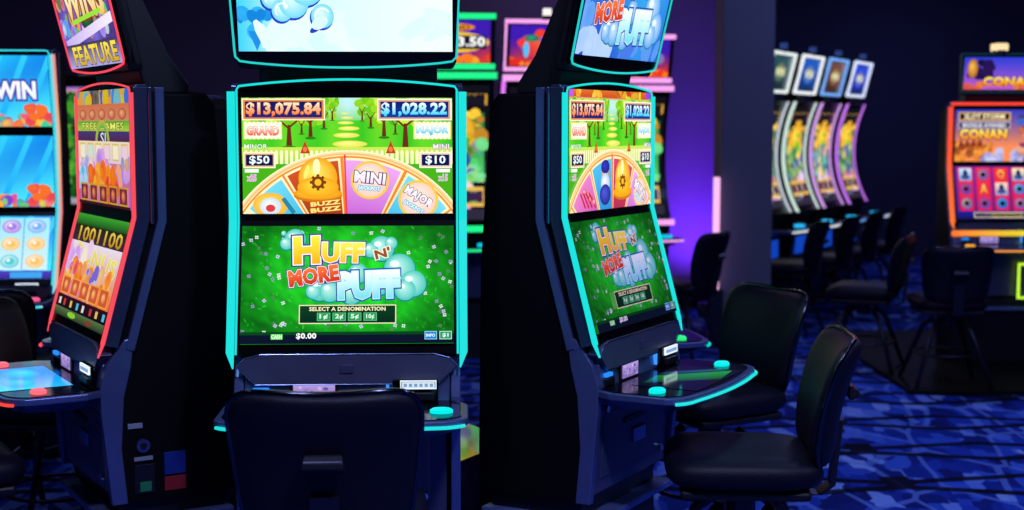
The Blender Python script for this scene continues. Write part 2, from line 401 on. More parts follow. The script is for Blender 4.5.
def cloud(a, pts, c=(190, 245, 235), c2=(70, 195, 185)):
    for x, y, r in pts: a.ell(x, y + 3, r * 1.06, r * 1.04, (30, 130, 130))
    for x, y, r in pts: a.ell(x, y, r, r, c, c2)
    for x, y, r in pts: a.ell(x - r * 0.3, y - r * 0.35, r * 0.3, r * 0.22, (235, 255, 250), n=12)
def logo(a, ox=0, oy=0, k=1.0, cl=((190, 245, 235), (70, 195, 185))):
    X = lambda x: ox + x * k
    Y = lambda y: oy + y * k
    cloud(a, [(X(x), Y(y), r * k) for x, y, r in ((203, 75, 8), (240, 95, 34), (212, 108, 20), (515, 125, 40), (480, 130, 24), (545, 108, 20), (572, 192, 50), (615, 238, 42), (590, 258, 34), (440, 205, 32), (320, 252, 40), (352, 262, 34), (420, 268, 36), (300, 262, 24), (506, 235, 40))], *cl)
    W = (250, 248, 255); PU = (70, 50, 140)
    a.text('PUFF', X(475), Y(242), 186 * k, 76 * k, (245, 255, 255), (120, 218, 232), rot=-2, out=((0.13, (35, 70, 160)), (0.09, (190, 240, 250))), bold=0.065)
    a.text('H', X(277), Y(130), 70 * k, 76 * k, (255, 238, 70), (245, 175, 25), rot=-2, out=((0.13, PU), (0.09, W)), bold=0.06)
    a.text('UFF', X(393), Y(138), 126 * k, 56 * k, (255, 242, 90), (245, 190, 35), rot=1, out=((0.13, PU), (0.09, W)), bold=0.06)
    a.text("N'", X(518), Y(140), 46 * k, 28 * k, (150, 80, 30), rot=-14, out=((0.11, (250, 240, 220)),), bold=0.04)
    a.text('MORE', X(300), Y(212), 154 * k, 46 * k, (255, 120, 60), (205, 50, 25), rot=-8, out=((0.13, PU), (0.09, W)), bold=0.06)
def art_green(other=False):
    a = Art(70, 50, 745, 428, (20, 150, 20))
    def f(x, y):
        d = math.hypot((x - 408) / 330, (y - 220) / 210); g = mixc((40, 242, 45), (12, 125, 20), min(1, d * 0.92) ** 2.2)
        n = 0.86 + 0.14 * sin(x * 0.19 + 3 * sin(y * 0.11)) * cos(y * 0.23 + 2 * sin(x * 0.07)); return tuple(v * n for v in g)
    a.field(70, 50, 745, 400, 34, 20, f)
    g = random.Random(5)
    for _ in range(230):
        x = g.uniform(72, 740); y = g.uniform(55, 392); d = math.hypot((x - 408) / 330, (y - 220) / 210)
        a.ell(x, y, g.uniform(3, 9), g.uniform(2, 5), mixc((70, 255, 70), (20, 140, 25), min(1, d * g.uniform(0.7, 1.2))), n=7, rot=g.uniform(0, 3))
    for _ in range(120):
        x = g.uniform(72, 740); y = g.uniform(60, 392)
        if abs(x - 410) < 190 and 80 < y < 360: continue
        c = g.choice([(210, 200, 245), (150, 140, 200), (230, 235, 240), (90, 130, 90)])
        for q in range(4): a.ell(x + 4 * cos(q * 1.57 + x), y + 4 * sin(q * 1.57 + x), 3, 2.4, c, n=6)
        a.ell(x, y, 1.8, 1.8, (90, 70, 140), n=6)
    logo(a)
    a.rect(255, 305, 562, 365, (235, 235, 190)); a.rect(258, 308, 559, 362, (10, 60, 30), (5, 40, 25))
    a.text('SELECT A DENOMINATION', 408, 318, 240, 12, (250, 240, 190), bold=0.03)
    for i, t in enumerate(('1¢', '2¢', '5¢', '10¢')): a.frame(312 + i * 49, 330, 354 + i * 49, 356, 2, (90, 200, 130), (40, 150, 90)); a.text(t, 333 + i * 49, 343, 24, 16, (225, 255, 225), bold=0.03)
    a.rect(70, 390, 745, 428, (6, 70, 25), (6, 12, 30)); a.rect(70, 400, 745, 428, (8, 18, 40))
    a.rect(168, 397, 205, 414, (110, 215, 110)); a.text('CASH', 186, 405, 32, 12, (235, 255, 225), bold=0.03)
    a.text('$0.00', 279, 404, 62, 19, (255, 255, 255), bold=0.03)
    a.frame(652, 390, 691, 416, 2, (150, 215, 245), (30, 130, 210)); a.frame(699, 390, 738, 416, 2, (190, 245, 210), (40, 150, 110))
    a.text('INFO', 671, 403, 28, 9, (235, 250, 255), bold=0.03); a.text('$1', 718, 403, 18, 13, (235, 255, 240), bold=0.03)
    return a
def art_sky():      # pale clouds, upper display of the middle machine
    a = Art(80, -260, 915, 205, (205, 245, 248))
    a.field(80, -260, 915, 205, 16, 12, lambda x, y: mixc(mixc((60, 205, 240), (205, 248, 250), min(1, (x - 80) / 170)), (238, 252, 246), min(1, max(0, (x - 300) / 500)) * 0.9))
    a.blobs(85, 60, 200, 160, 9, [(30, 150, 230), (50, 175, 240), (20, 130, 215)], 18, 34, 8); a.poly([(120, 130), (185, 130), (152, 204)], (30, 140, 225))
    a.blobs(200, 90, 900, 205, 16, [(225, 252, 250), (240, 253, 248), (214, 248, 250)], 40, 110, 9, 0.35)
    B = (40, 60, 190)
    P = ((215, 10, 40), (255, 55, 42), (300, 25, 60), (350, -30, 70), (410, 75, 46), (250, -60, 80), (330, -120, 90), (190, -60, 50), (430, -60, 60))
    for x, y, r in P: a.ell(x - 4, y + 7, r, r, B)
    for x, y, r in P: a.ell(x, y, r * 0.97, r * 0.97, (225, 252, 252), (110, 215, 240))
    for x, y, r in P[:5]: a.arc(x, y, r * 0.55, r * 0.68, -130, 60, (245, 255, 255), (250, 255, 255), n=14)
    a.ell(385, 118, 30, 12, B, rot=-0.6); a.ell(398, 100, 34, 22, (215, 250, 250), rot=-0.5)
    a.text('PUFF', 620, -60, 260, 100, (245, 255, 255), (120, 210, 235), out=((0.14, (60, 60, 170)), (0.09, (210, 240, 250))), bold=0.05)
    return a
def art_skylogo():
    a = Art(0, 0, 675, 378, (60, 130, 225))
    a.field(0, 0, 675, 378, 12, 8, lambda x, y: mixc(mixc((50, 165, 240), (40, 70, 200), y / 378), (60, 200, 250), max(0, 1 - abs(x - 480) / 300) * 0.6))
    a.blobs(0, 220, 675, 378, 16, [(90, 150, 235), (120, 175, 245), (70, 120, 225)], 30, 70, 11, 0.8)
    a.blobs(0, 300, 250, 378, 8, [(185, 210, 250), (160, 195, 248)], 30, 60, 12)
    logo(a, -190, -40, 1.28, ((205, 235, 255), (100, 165, 235)))
    return a
def art_fire(seed=1):    # busy warm reel screen, seen twice
    a = Art(0, 0, 600, 375, (110, 50, 90)); g = random.Random(seed)
    a.field(0, 0, 600, 375, 8, 10, lambda x, y: mixc((240, 170, 60), (200, 100, 200), y / 375))
    a.blobs(0, 0, 600, 50, 26, [(240, 160, 30), (50, 120, 230), (90, 200, 240), (120, 60, 20), (230, 200, 30)], 22, 48, seed)
    a.rect(0, 45, 600, 100, (225, 120, 80), (210, 150, 110))
    for i in range(5): a.ell(70 + i * 115, 78, 42, 18, (250, 190, 140), (200, 70, 40))
    a.rect(0, 100, 600, 132, (60, 190, 60), (190, 220, 60)); a.text('FREE GAMES', 300, 116, 480, 22, (250, 250, 120), out=((0.06, (40, 100, 20)),))
    a.rect(0, 132, 600, 165, (70, 60, 130), (90, 40, 80)); a.arc(300, 180, 60, 84, -80, 80, (60, 200, 90), (220, 190, 60)); a.text('SI', 310, 155, 60, 36, (240, 240, 250), out=((0.08, (60, 40, 90)),))
    a.rect(0, 165, 600, 235, (250, 235, 200), (235, 215, 245))
    for i in range(6): a.frame(20 + i * 98, 172, 92 + i * 98, 226, 5, (240, 200, 90), g.choice([(255, 250, 220), (250, 220, 235), (220, 240, 225)]))
    a.blobs(0, 225, 600, 290, 30, [(190, 130, 245), (240, 170, 230), (250, 230, 250), (140, 160, 245), (250, 180, 90)], 20, 46, seed + 3)
    a.blobs(130, 260, 460, 345, 40, [(255, 140, 30), (250, 90, 30), (255, 190, 70), (230, 60, 60)], 16, 40, seed + 5)
    a.blobs(0, 270, 100, 350, 8, [(90, 190, 245), (200, 230, 255)], 20, 34, seed + 7)
    for i in range(5): a.frame(24 + i * 114, 306, 116 + i * 114, 366, 6, (215, 160, 50), (120, 50, 60)); a.ell(70 + i * 114, 336, 22, 20, (250, 170, 80), (190, 50, 90))
    a.rect(0, 366, 600, 375, (60, 25, 30)); return a
def art_fire_low():
    a = Art(0, 0, 600, 375, (40, 20, 50))
    a.rect(0, 0, 600, 40, (60, 170, 50), (30, 80, 30)); a.rect(0, 40, 600, 110, (30, 40, 20), (70, 40, 70))
    a.text('1001100', 320, 70, 500, 50, (245, 215, 90), (190, 140, 30), out=((0.06, (60, 40, 10)),), bold=0.02)
    a.field(0, 100, 600, 300, 8, 6, lambda x, y: mixc((245, 235, 250), (240, 120, 60), (y - 100) / 200))
    a.text('BONUS', 330, 150, 480, 60, (250, 240, 110), (235, 205, 60), rot=4, out=((0.06, (245, 245, 245)),), bold=0.03)
    a.blobs(0, 120, 260, 210, 18, [(245, 215, 250), (220, 170, 250), (255, 245, 210)], 20, 44, 21)
    a.blobs(40, 190, 560, 290, 60, [(255, 120, 30), (255, 170, 60), (240, 70, 60), (250, 210, 110), (230, 130, 220)], 14, 38, 22)
    a.blobs(280, 170, 400, 240, 10, [(120, 110, 220), (200, 190, 250)], 14, 28, 23)
    for i in range(5): a.frame(20 + i * 114, 232, 116 + i * 114, 296, 5, (250, 170, 50), (215, 90, 60)); a.ell(68 + i * 114, 264, 26, 20, (255, 220, 120), (230, 80, 60))
    a.rect(0, 300, 600, 345, (50, 15, 30), (15, 10, 30))
    for i, x in enumerate((30, 90, 170, 250, 320, 410, 480, 560)): a.rect(x, 312, x + 26, 336, [(240, 230, 220), (200, 60, 50), (230, 200, 90), (80, 200, 230)][i % 4])
    a.rect(0, 345, 600, 375, (90, 120, 70), (40, 60, 40)); a.ell(220, 360, 50, 10, (140, 220, 50)); a.ell(430, 362, 36, 9, (140, 60, 40)); return a
def art_wins():
    a = Art(0, 0, 600, 375, (120, 90, 190))
    a.field(0, 0, 600, 375, 8, 8, lambda x, y: mixc((120, 110, 215), (70, 50, 120), abs(sin(x / 120 + y / 90))))
    a.blobs(0, 0, 600, 270, 90, [(90, 190, 120), (240, 150, 40), (130, 90, 210), (90, 150, 235), (215, 200, 240), (60, 130, 90), (200, 60, 60)], 14, 40, 31)
    a.text('COIN', 330, 70, 380, 80, (255, 240, 170), (220, 160, 60), out=((0.1, (90, 50, 120)),), bold=0.03)
    a.arc(330, 150, 90, 120, 100, 260, (205, 40, 50), (230, 70, 60)); a.ell(330, 235, 70, 30, (40, 120, 60), (20, 60, 40))
    a.text('WINS', 330, 175, 430, 100, (255, 252, 235), (235, 190, 90), out=((0.1, (120, 60, 40)),), bold=0.04)
    a.line(150, 235, 500, 215, 14, (150, 220, 60)); a.line(20, 300, 600, 240, 30, (190, 170, 235), (240, 230, 250))
    a.rect(0, 300, 600, 375, (60, 50, 90), (170, 160, 220)); a.text('FEATURE', 320, 338, 500, 56, (250, 225, 80), (200, 160, 50), out=((0.06, (60, 50, 40)),), bold=0.03)
    return a
def art_sea(kind):
    a = Art(0, 0, 600, 350, (20, 150, 235))
    a.field(0, 0, 600, 350, 10, 8, lambda x, y: mixc(mixc((15, 120, 225), (40, 215, 250), 0.5 + 0.5 * sin(x / 150 + y / 80)), (90, 235, 250), y / 500))
    for i in range(6): a.line(60 + i * 110, 0, i * 110 - 80, 350, 26, (50, 200, 248), (30, 165, 238))
    if kind != 2:
        a.blobs(330, 300, 600, 350, 26, [(225, 80, 150), (240, 130, 40), (120, 70, 200), (60, 200, 150), (250, 190, 60)], 14, 32, 40 + kind)
        a.blobs(0, 315, 330, 350, 16, [(60, 160, 120), (225, 120, 60), (150, 90, 200)], 10, 22, 43)
        a.blobs(500, 250, 600, 330, 14, [(240, 110, 40), (225, 60, 90)], 16, 30, 45)
    if kind == 0: a.text('BIG WIN', 370, 170, 330, 80, (255, 255, 255), (225, 235, 255), out=((0.14, (60, 50, 150)), (0.07, (120, 120, 210))), bold=0.04)
    if kind == 2:
        a.rect(20, 10, 580, 300, (150, 225, 245), (205, 235, 245)); g = random.Random(9)
        for i in range(5):
            a.line(24 + i * 111, 10, 24 + i * 111, 300, 4, (40, 150, 210))
            for j in range(3):
                x = 80 + i * 111; y = 58 + j * 97; c = g.choice([(70, 200, 210), (250, 140, 180), (110, 170, 240), (160, 120, 220), (245, 190, 90)])
                a.ell(x, y, 42, 38, (250, 250, 255), c); a.ell(x, y, 22, 20, c); a.ell(x - 6, y - 6, 8, 8, (250, 250, 250))
        a.rect(0, 305, 600, 350, (80, 60, 190), (50, 40, 140)); a.rect(160, 312, 330, 344, (150, 225, 60)); a.rect(420, 312, 560, 344, (60, 160, 230))
    return a
def art_tall(seed, hue):
    a = Art(0, 0, 300, 560, (15, 15, 20), bands=14)
    a.frame(10, 6, 290, 90, 8, (215, 160, 50), (25, 20, 30)); a.text('JACKPOT', 150, 48, 210, 34, (255, 225, 120), (220, 150, 40), bold=0.03)
    a.rect(20, 96, 280, 400, tuple(v * 0.55 for v in hue), mixc(hue, (255, 255, 255), 0.1))
    a.ell(150, 175, 112, 100, (255, 225, 80), (215, 150, 30)); a.ell(160, 200, 60, 64, (150, 215, 40), (70, 140, 20)); a.ell(120, 130, 24, 30, (250, 200, 60))
    a.blobs(30, 110, 275, 240, 26, [(250, 205, 60), (230, 165, 40), (255, 230, 120), (190, 130, 40)], 16, 34, seed + 7); a.ell(150, 180, 90, 78, (255, 225, 80), (225, 160, 30)); a.ell(175, 205, 56, 54, (160, 225, 40), (80, 160, 30))
    a.blobs(25, 240, 275, 400, 60, [hue, mixc(hue, (255, 255, 255), 0.35), mixc(hue, (0, 0, 0), 0.5), (90, 60, 200), (250, 210, 90)], 14, 34, seed)
    a.blobs(40, 400, 270, 500, 26, [(225, 190, 230), (240, 235, 245), (200, 90, 190), (190, 130, 90), hue], 18, 38, seed + 1)
    for i in range(3): a.frame(22 + i * 88, 420, 100 + i * 88, 500, 5, (230, 180, 80), (60, 30, 70)); a.ell(61 + i * 88, 460, 26, 26, (250, 210, 160), hue)
    a.rect(10, 510, 290, 552, (45, 40, 60)); a.rect(20, 520, 130, 545, (170, 165, 190)); return a
def art_jack(text=True, seed=2):
    a = Art(0, 0, 400, 250, (60, 20, 110))
    a.field(0, 0, 400, 250, 8, 6, lambda x, y: mixc((60, 25, 170), (235, 60, 30), min(1, max(0, (y - 90) / 150)) * (0.6 + 0.4 * sin(x / 50))))
    if text:
        a.ell(200, 42, 120, 24, (255, 200, 60), (220, 120, 20)); a.text('GRAND', 200, 42, 180, 26, (110, 40, 10), bold=0.03)
        a.ell(200, 130, 195, 62, (240, 190, 50)); a.rect(20, 90, 380, 170, (25, 20, 50)); a.text('$5,083.50', 205, 130, 330, 60, (255, 255, 255), (235, 235, 225), bold=0.04)
    else:
        a.blobs(60, 60, 340, 200, 26, [(235, 60, 40), (250, 150, 40), (60, 90, 230)], 20, 44, seed)
        a.poly([(70, 110), (330, 80), (300, 190), (110, 200)], [(225, 40, 60), (250, 150, 60), (240, 110, 40), (200, 40, 60)]); a.ell(120, 80, 40, 22, (40, 170, 120), (20, 90, 70)); a.ell(200, 200, 36, 18, (150, 230, 210)); a.ell(90, 150, 16, 50, (70, 190, 240))
    a.blobs(0, 215, 400, 250, 18, [(250, 120, 30), (220, 40, 30), (250, 180, 40)], 16, 34, seed + 2); return a
def art_conan(kind):
    if kind == 0:
        a = Art(0, 0, 400, 200, (60, 60, 190)); a.field(0, 0, 400, 200, 8, 5, lambda x, y: mixc((40, 60, 205), (190, 90, 200), y / 200))
        a.blobs(40, 20, 130, 110, 14, [(20, 15, 60), (40, 20, 80)], 18, 34, 51); a.ell(42, 70, 26, 60, (250, 190, 80), (160, 90, 30)); a.ell(345, 80, 44, 56, (80, 150, 235), (120, 70, 210)); a.blobs(0, 160, 400, 200, 14, [(230, 130, 40), (200, 70, 90)], 16, 34, 52)
        a.text('CONAN', 225, 150, 250, 50, (255, 235, 90), (235, 130, 20), out=((0.09, (90, 30, 10)),), bold=0.05)
    elif kind == 1:
        a = Art(0, 0, 600, 350, (110, 60, 150)); a.field(0, 0, 600, 350, 8, 8, lambda x, y: mixc((50, 60, 190), (250, 140, 80), min(1, y / 260)))
        a.blobs(0, 240, 230, 340, 26, [(180, 90, 30), (240, 150, 60), (130, 60, 30)], 18, 40, 53); a.blobs(180, 290, 470, 350, 22, [(190, 190, 230), (140, 140, 200), (220, 220, 245)], 20, 40, 54)
        for x in (40, 80, 120, 165): a.poly([(x - 18, 250), (x, 190), (x + 18, 250)], (130, 50, 30))
        a.frame(20, 18, 360, 74, 7, (240, 190, 60), (40, 25, 50)); a.text('SLOT STORM', 190, 46, 260, 30, (255, 240, 190), bold=0.03)
        a.frame(20, 82, 360, 128, 5, (200, 190, 210), (50, 40, 80)); a.text('BONUS AWARD', 190, 105, 280, 24, (235, 235, 250), bold=0.03)
        a.text('CONAN', 185, 165, 300, 58, (255, 245, 110), (250, 140, 20), out=((0.1, (90, 30, 10)),), bold=0.05)
        a.blobs(430, 30, 600, 340, 40, [(200, 120, 80), (70, 50, 110), (230, 160, 120), (60, 100, 190), (160, 40, 60)], 18, 44, 55)
    else:
        a = Art(0, 0, 600, 350, (200, 25, 60)); g = random.Random(6); a.rect(0, 0, 600, 350, (110, 40, 160), (60, 30, 120))
        for i in range(5):
            x = 68 + i * 116; a.rect(x - 50, 6, x + 50, 296, (225, 30, 60), (190, 20, 70)); a.rect(x - 40, 6, x + 40, 296, (240, 50, 70), (215, 30, 90))
            for j in range(3):
                y = 54 + j * 96; c = [(90, 190, 250), (250, 200, 60), (250, 160, 90), (230, 90, 70), (150, 220, 250)][(i * 2 + j * 3) % 5]
                if j == 2 or (i + j) % 3 == 1: a.ell(x, y, 38, 38, c, (30, 60, 170)); a.ell(x, y, 18, 18, (20, 20, 60))
                elif (i + j) % 3 == 0: a.rect(x - 40, y - 42, x + 40, y + 42, mixc(c, (255, 255, 255), 0.6), (110, 150, 210)); a.ell(x, y, 16, 34, (50, 40, 90)); a.ell(x, y + 16, 30, 14, (60, 70, 130))
                else: a.text('KAQJ9'[i], x, y, 44, 60, (255, 215, 90), (240, 120, 40), out=((0.08, (110, 10, 30)),), bold=0.04)
        a.rect(0, 300, 600, 350, (30, 30, 150), (20, 20, 90)); a.frame(110, 306, 500, 342, 5, (230, 215, 160), (50, 40, 90)); a.frame(230, 312, 420, 336, 3, (220, 190, 90), (20, 20, 50)); a.ell(560, 324, 22, 18, (240, 180, 60))
    return a

# ------------------------------------------------------------------ slot machine with flat stacked displays
def offs(pl, d):
    out = []
    for i, (p, z) in enumerate(pl):
        ns = []
        for a, b in ((i - 1, i), (i, i + 1)):
            if a >= 0 and b < len(pl):
                dp, dz = pl[b][0] - pl[a][0], pl[b][1] - pl[a][1]; l = math.hypot(dp, dz); ns.append((-dz / l, dp / l))
        n = (sum(q[0] for q in ns), sum(q[1] for q in ns)); l = math.hypot(*n); k = d / l / max(0.7, (n[0] * ns[0][0] + n[1] * ns[0][1]) / l)
        out.append((p + n[0] * k, z + n[1] * k))
    return out
def band(pl, d0, d1): return offs(pl, d1) + list(reversed(offs(pl, d0)))
def panel_fn(w, pt, zt, pb, zb, off=0.004):
    dp, dz = pb - pt, zb - zt; l = math.hypot(dp, dz); n = (-dz / l, dp / l)
    def f(u, v, d):
        p = pb + (pt - pb) * v; z = zb + (zt - zb) * v; e = off + d
        return ((u - 0.5) * w, -(p + n[0] * e), z + n[1] * e)
    return f
def deck_outline(hw=0.348, p0=0.10, p1=0.415, r=0.10, ins=0.0):
    hw -= ins; p1 -= ins; p0 += ins * 0.3; pts = [(-hw + 0.03, -p0), (-hw, -(p0 + 0.06))]
    for i in range(8):
        a = (i + 1) / 8 * PI / 2; pts.append((-hw + r - r * cos(a), -(p1 - r * 0.9 + r * 0.75 * sin(a))))
    n = 8
    for i in range(1, n):
        x = (-hw + r) + (2 * hw - 2 * r) * i / n; pts.append((x, -(p1 - r * 0.15 + 0.02 * (1 - (x / (hw - r)) ** 2))))
    pts += [(-x, y) for x, y in reversed(pts[:10])]
    return pts

def machine(label, loc, rz, led, screens, topper=None, group=None, prof=None, deck_art=None, top_h=1.715, bodytop=1.68, simple=False, btn=(0, 235, 235), ledbars=True, arch=0.018, deckglow=None, card=True):
    t = thing('slot_machine', label, 'slot machine', loc, rz, group)
    prof = prof or [(0, 1.697), (0, 1.305), (0.105, 0.925)]
    zt = prof[0][1]; zb = prof[-1][1]; pb = prof[-1][0]; lc = led
    # body
    kn = prof[-2]
    poly = [(-0.045, bodytop), (-0.045, kn[1]), (pb - 0.05, zb), (0.085, 0.82), (0.085, 0.76), (0.055, 0.43), (-0.31, 0.43), (-0.300, 1.15), (-0.262, bodytop - 0.03), (-0.235, bodytop)]
    if prof[0][0] > 0.03: poly[0:1] = [(prof[0][0] - 0.045, bodytop), (-0.045, prof[1][1])]
    cab = MB().prism_x(poly, -0.318, 0.318).build('cabinet', M['side'], t, bevel=0.008)
    for s in (-1, 1):      # trims running down each flank, then the lower cheek
        up = prof[:-1] + [(pb, zb)]
        rb = MB().prism_x(band(up, -0.098, -0.070), s * 0.322 - 0.008, s * 0.322 + 0.008)
        rb.prism_x([(pb - 0.095, zb + 0.02), (pb - 0.065, zb + 0.01), (pb - 0.01, 0.86), (0.115, 0.80), (0.115, 0.72), (0.088, 0.43), (0.04, 0.43), (0.055, 0.60), (0.045, 0.76), (0.022, 0.85)], s * 0.312 - 0.014, s * 0.312 + 0.014)
        rb.build('side_trim', M['rib'], t, bevel=0.003)
    fr = MB(); fr.prism_x(band(prof, -0.045, -0.002), -0.335, 0.335)
    fr.prism_x([(-0.045, zt - 0.002), (-0.004, zt - 0.002), (-0.012, zt + 0.008), (-0.04, zt + 0.008)], -0.335, 0.335)
    fr.tube([(sx, 0.052, z) for sx, z in ((-0.334, zt), (-0.334, kn[1] - 0.02))], 0.006); fr.tube([(sx, 0.052, z) for sx, z in ((0.334, zt), (0.334, kn[1] - 0.02))], 0.006)
    fr.build('screen_frame', M['silver'], t, bevel=0.006)
    bz = MB(); bz.prism_x(band(prof, -0.02, 0.002), -0.322, 0.322)
    if arch:
        pts = [(-0.32, zt - 0.02)] + [(-0.32 + 0.64 * i / 16, zt + arch * (1 - (2 * i / 16 - 1) ** 2) + 0.0) for i in range(17)] + [(0.32, zt - 0.02)]
        q = prof[0][0]
        bz.loft([[(x, -q + y, z) for x, z in pts] for y in (0.04, -0.002)])
    bez = bz.build('display_bezel', M['bezel'], t)
    # lights
    lb = MB()
    if ledbars:
        P = [(prof[0][0], zt - 0.017)] + prof[1:-1] + [(prof[-2][0] + (pb - prof[-2][0]) * 0.985, prof[-2][1] + (zb - prof[-2][1]) * 0.985), (pb + 0.012, zb - 0.038)]
        for s in (-1, 1):
            rings = []
            for i, (p, z) in enumerate(P):
                xo, xi = (0.347, 0.324) if i < len(P) - 1 else (0.328, 0.324)
                rec = -0.005
                rings.append([(s * xo, -(p - rec), z), (s * xi, -(p + 0.006), z), (s * xi, -(p + 0.001), z), (s * xo, -(p + 0.001), z)])
            MB().loft(rings, col=lc).build('light_bar', M['led'], t)
    q = prof[0][0] + 0.004
    path = [(0.319, pb + 0.004, zb)] + [(0.319, p + 0.004, z) for p, z in reversed(prof[1:-1])] + [(0.319, q, zt - 0.012), (0.313, q, zt - 0.002)]
    path = [(-x, p, z) for x, p, z in path]
    ar = [(-0.30 + 0.6 * i / 14, q, zt + arch * (1 - (2 * i / 14 - 1) ** 2)) for i in range(15)]
    path = path + ar + [(-x, p, z) for x, p, z in reversed(path)]
    lb.tube([(x, -p, z) for x, p, z in path], 0.0033, 6, col=lc)
    lb.build('light_outline', M['led'], t)
    def pz(z):
        for (p0, z0), (p1, z1) in zip(prof, prof[1:]):
            if z >= z1 or (p1, z1) == prof[-1]: return p0 + (p1 - p0) * (z - z0) / (z1 - z0)
    for (art, w, (a, b)) in screens: art.build('display', panel_fn(w, pz(a), a, pz(b), b), t, m='display_far' if simple else 'display')
    # skirt under the displays
    sk = MB(); zs = zb + 0.002
    top = [(-0.318, zs - 0.035), (-0.295, zs - 0.012), (-0.25, zs), (0.25, zs), (0.295, zs - 0.012), (0.318, zs - 0.035), (0.262, zs - 0.088), (-0.262, zs - 0.088)]
    sk.loft([[(x, -(pb - 0.03), z) for x, z in top], [(x, -(pb + 0.012), z) for x, z in top]])
    skp = sk.build('lower_panel', M['skirt'], t, bevel=0.003)
    sk2 = MB().tube([(x, -(pb + 0.013), z) for x, z in top], 0.0016, 6, closed=True).build('panel_edging', M['silver'], skp)
    MB().box(-0.02, 0.02, -(pb + 0.016), -(pb + 0.01), zs - 0.055, zs - 0.03).build('emblem_plate', M['door'], skp, bevel=0.002)
    # console strip with reader, small display and lit bill slot
    cn = MB().prism_x([(0.06, 0.86), (0.102, 0.86), (0.112, 0.785), (0.06, 0.785)], -0.295, 0.295).build('console', M['rib'], t, bevel=0.003)
    if not simple or card:
        y = -0.116
        MB().box(-0.275, -0.205, y, y + 0.02, 0.790, 0.812).build('card_reader', M['black'], cn, bevel=0.002)
        MB().box(-0.27, -0.225, y - 0.002, y + 0.01, 0.818, 0.829, col=(40, 140, 255)).build('reader_light', M['led'], cn)
        sc = Art(0, 0, 100, 60, (150, 130, 190)); sc.rect(0, 0, 100, 60, (175, 150, 215), (120, 100, 170)); sc.blobs(5, 10, 95, 55, 22, [(200, 170, 225), (140, 120, 190), (90, 80, 150)], 3, 8, 61)
        MB().box(-0.165, -0.025, y, y + 0.02, 0.788, 0.85).build('player_display_bezel', M['black'], cn, bevel=0.002)
        sc.build('player_display', lambda u, v, d: (-0.155 + 0.12 * u, y - 0.002 - d, 0.795 + 0.045 * v), cn)
        bl = MB().box(0.13, 0.262, y - 0.012, y + 0.02, 0.787, 0.852)
        ba = bl.build('bill_acceptor', M['gloss'], t, bevel=0.006)
        w = (235, 245, 255); fl = MB()
        fl.box(0.158, 0.252, y - 0.016, y - 0.011, 0.829, 0.846, col=(205, 225, 245)); 
        for i in range(6): fl.box(0.163 + i * 0.015, 0.172 + i * 0.015, y - 0.018, y - 0.014, 0.833, 0.842, col=(120, 150, 190))
        for x0, x1, z0, z1 in ((0.153, 0.257, 0.848, 0.851), (0.153, 0.257, 0.826, 0.8285), (0.153, 0.156, 0.826, 0.851), (0.254, 0.257, 0.826, 0.851)): fl.box(x0, x1, y - 0.017, y - 0.011, z0, z1, col=w)
        fl.build('slot_light', M['led'], ba)
        MB().box(0.158, 0.252, y - 0.022, y - 0.008, 0.793, 0.816).build('bill_slot', M['steel'], ba, bevel=0.003)
        MB().box(0.112, 0.120, y - 0.002, y + 0.01, 0.80, 0.84, col=(60, 150, 255)).build('status_light', M['led'], cn)
    # deck
    dk = MB(); o = deck_outline(); o2 = deck_outline(ins=0.05)
    dk.loft([[(x, y, 0.735) for x, y in o2], [(x, y, 0.767) for x, y in o], [(x, y, 0.786) for x, y in o]])
    d = dk.build('button_deck', M['rib'], t, bevel=0.003)
    oi = deck_outline(ins=0.018)
    MB().prism_z(oi, 0.785, 0.789).build('deck_surface', M['gloss'], d)
    oo = deck_outline(ins=-0.004); MB().tube([(x, y, 0.770) for x, y in oo[4:-4]], 0.0052, 6, col=deckglow or led).build('deck_light', M['led'], d)
    if deck_art: deck_art.build('touch_display', lambda u, v, e: (-0.2 + 0.4 * u, -0.385 + 0.22 * v, 0.7905 + e), d)
    for x in (-0.272, 0.272):
        b = MB(); b.loft([[(x + 0.032 * k * cos(a * PI / 8), -0.285 + 0.024 * k * sin(a * PI / 8), z) for a in range(16)] for z, k in ((0.789, 1.0), (0.797, 1.0), (0.801, 0.8))], col=btn)
        b.build('play_button', M['led'], d, smooth=False)
    # belly door
    def bp(z, e=0.0): return 0.062 + (z - 0.43) * 0.075 + e
    dr = MB().prism_x([(bp(0.745) - 0.04, 0.745), (bp(0.745, 0.012), 0.745), (bp(0.445, 0.012), 0.445), (bp(0.445) - 0.04, 0.445)], -0.285, 0.285).build('belly_door', M['door'], t, bevel=0.004)
    if not simple:
        MB().prism_x([(bp(0.70, 0.010), 0.70), (bp(0.70, 0.015), 0.70), (bp(0.49, 0.015), 0.49), (bp(0.49, 0.010), 0.49)], -0.235, 0.235).build('inset_panel', M['skirt'], dr, bevel=0.003)
        MB().box(-0.09, 0.06, -bp(0.65, 0.021), -bp(0.65, 0.012), 0.643, 0.658).build('name_strip', M['black'], dr)
        MB().box(-0.015, 0.075, -bp(0.6, 0.025), -bp(0.6, 0.012), 0.565, 0.612).build('ticket_plate', M['silver'], dr, bevel=0.003)
        for x, z in ((-0.24, 0.715), (0.22, 0.50)): MB().cyl((x, -bp(z, 0.028), z), 0.011, 0.02, axis=1, n=14).build('lock', M['chrome'], dr)
    # stand
    st = MB().box(-0.30, 0.30, -0.035, 0.29, 0.0, 0.35).box(-0.28, 0.28, -0.04, 0.28, 0.375, 0.432).build('stand', M['stand'], t, bevel=0.004)
    MB().box(-0.315, 0.315, -0.10, 0.30, 0.352, 0.374).build('stand_plate', M['platemetal'], st, bevel=0.004)
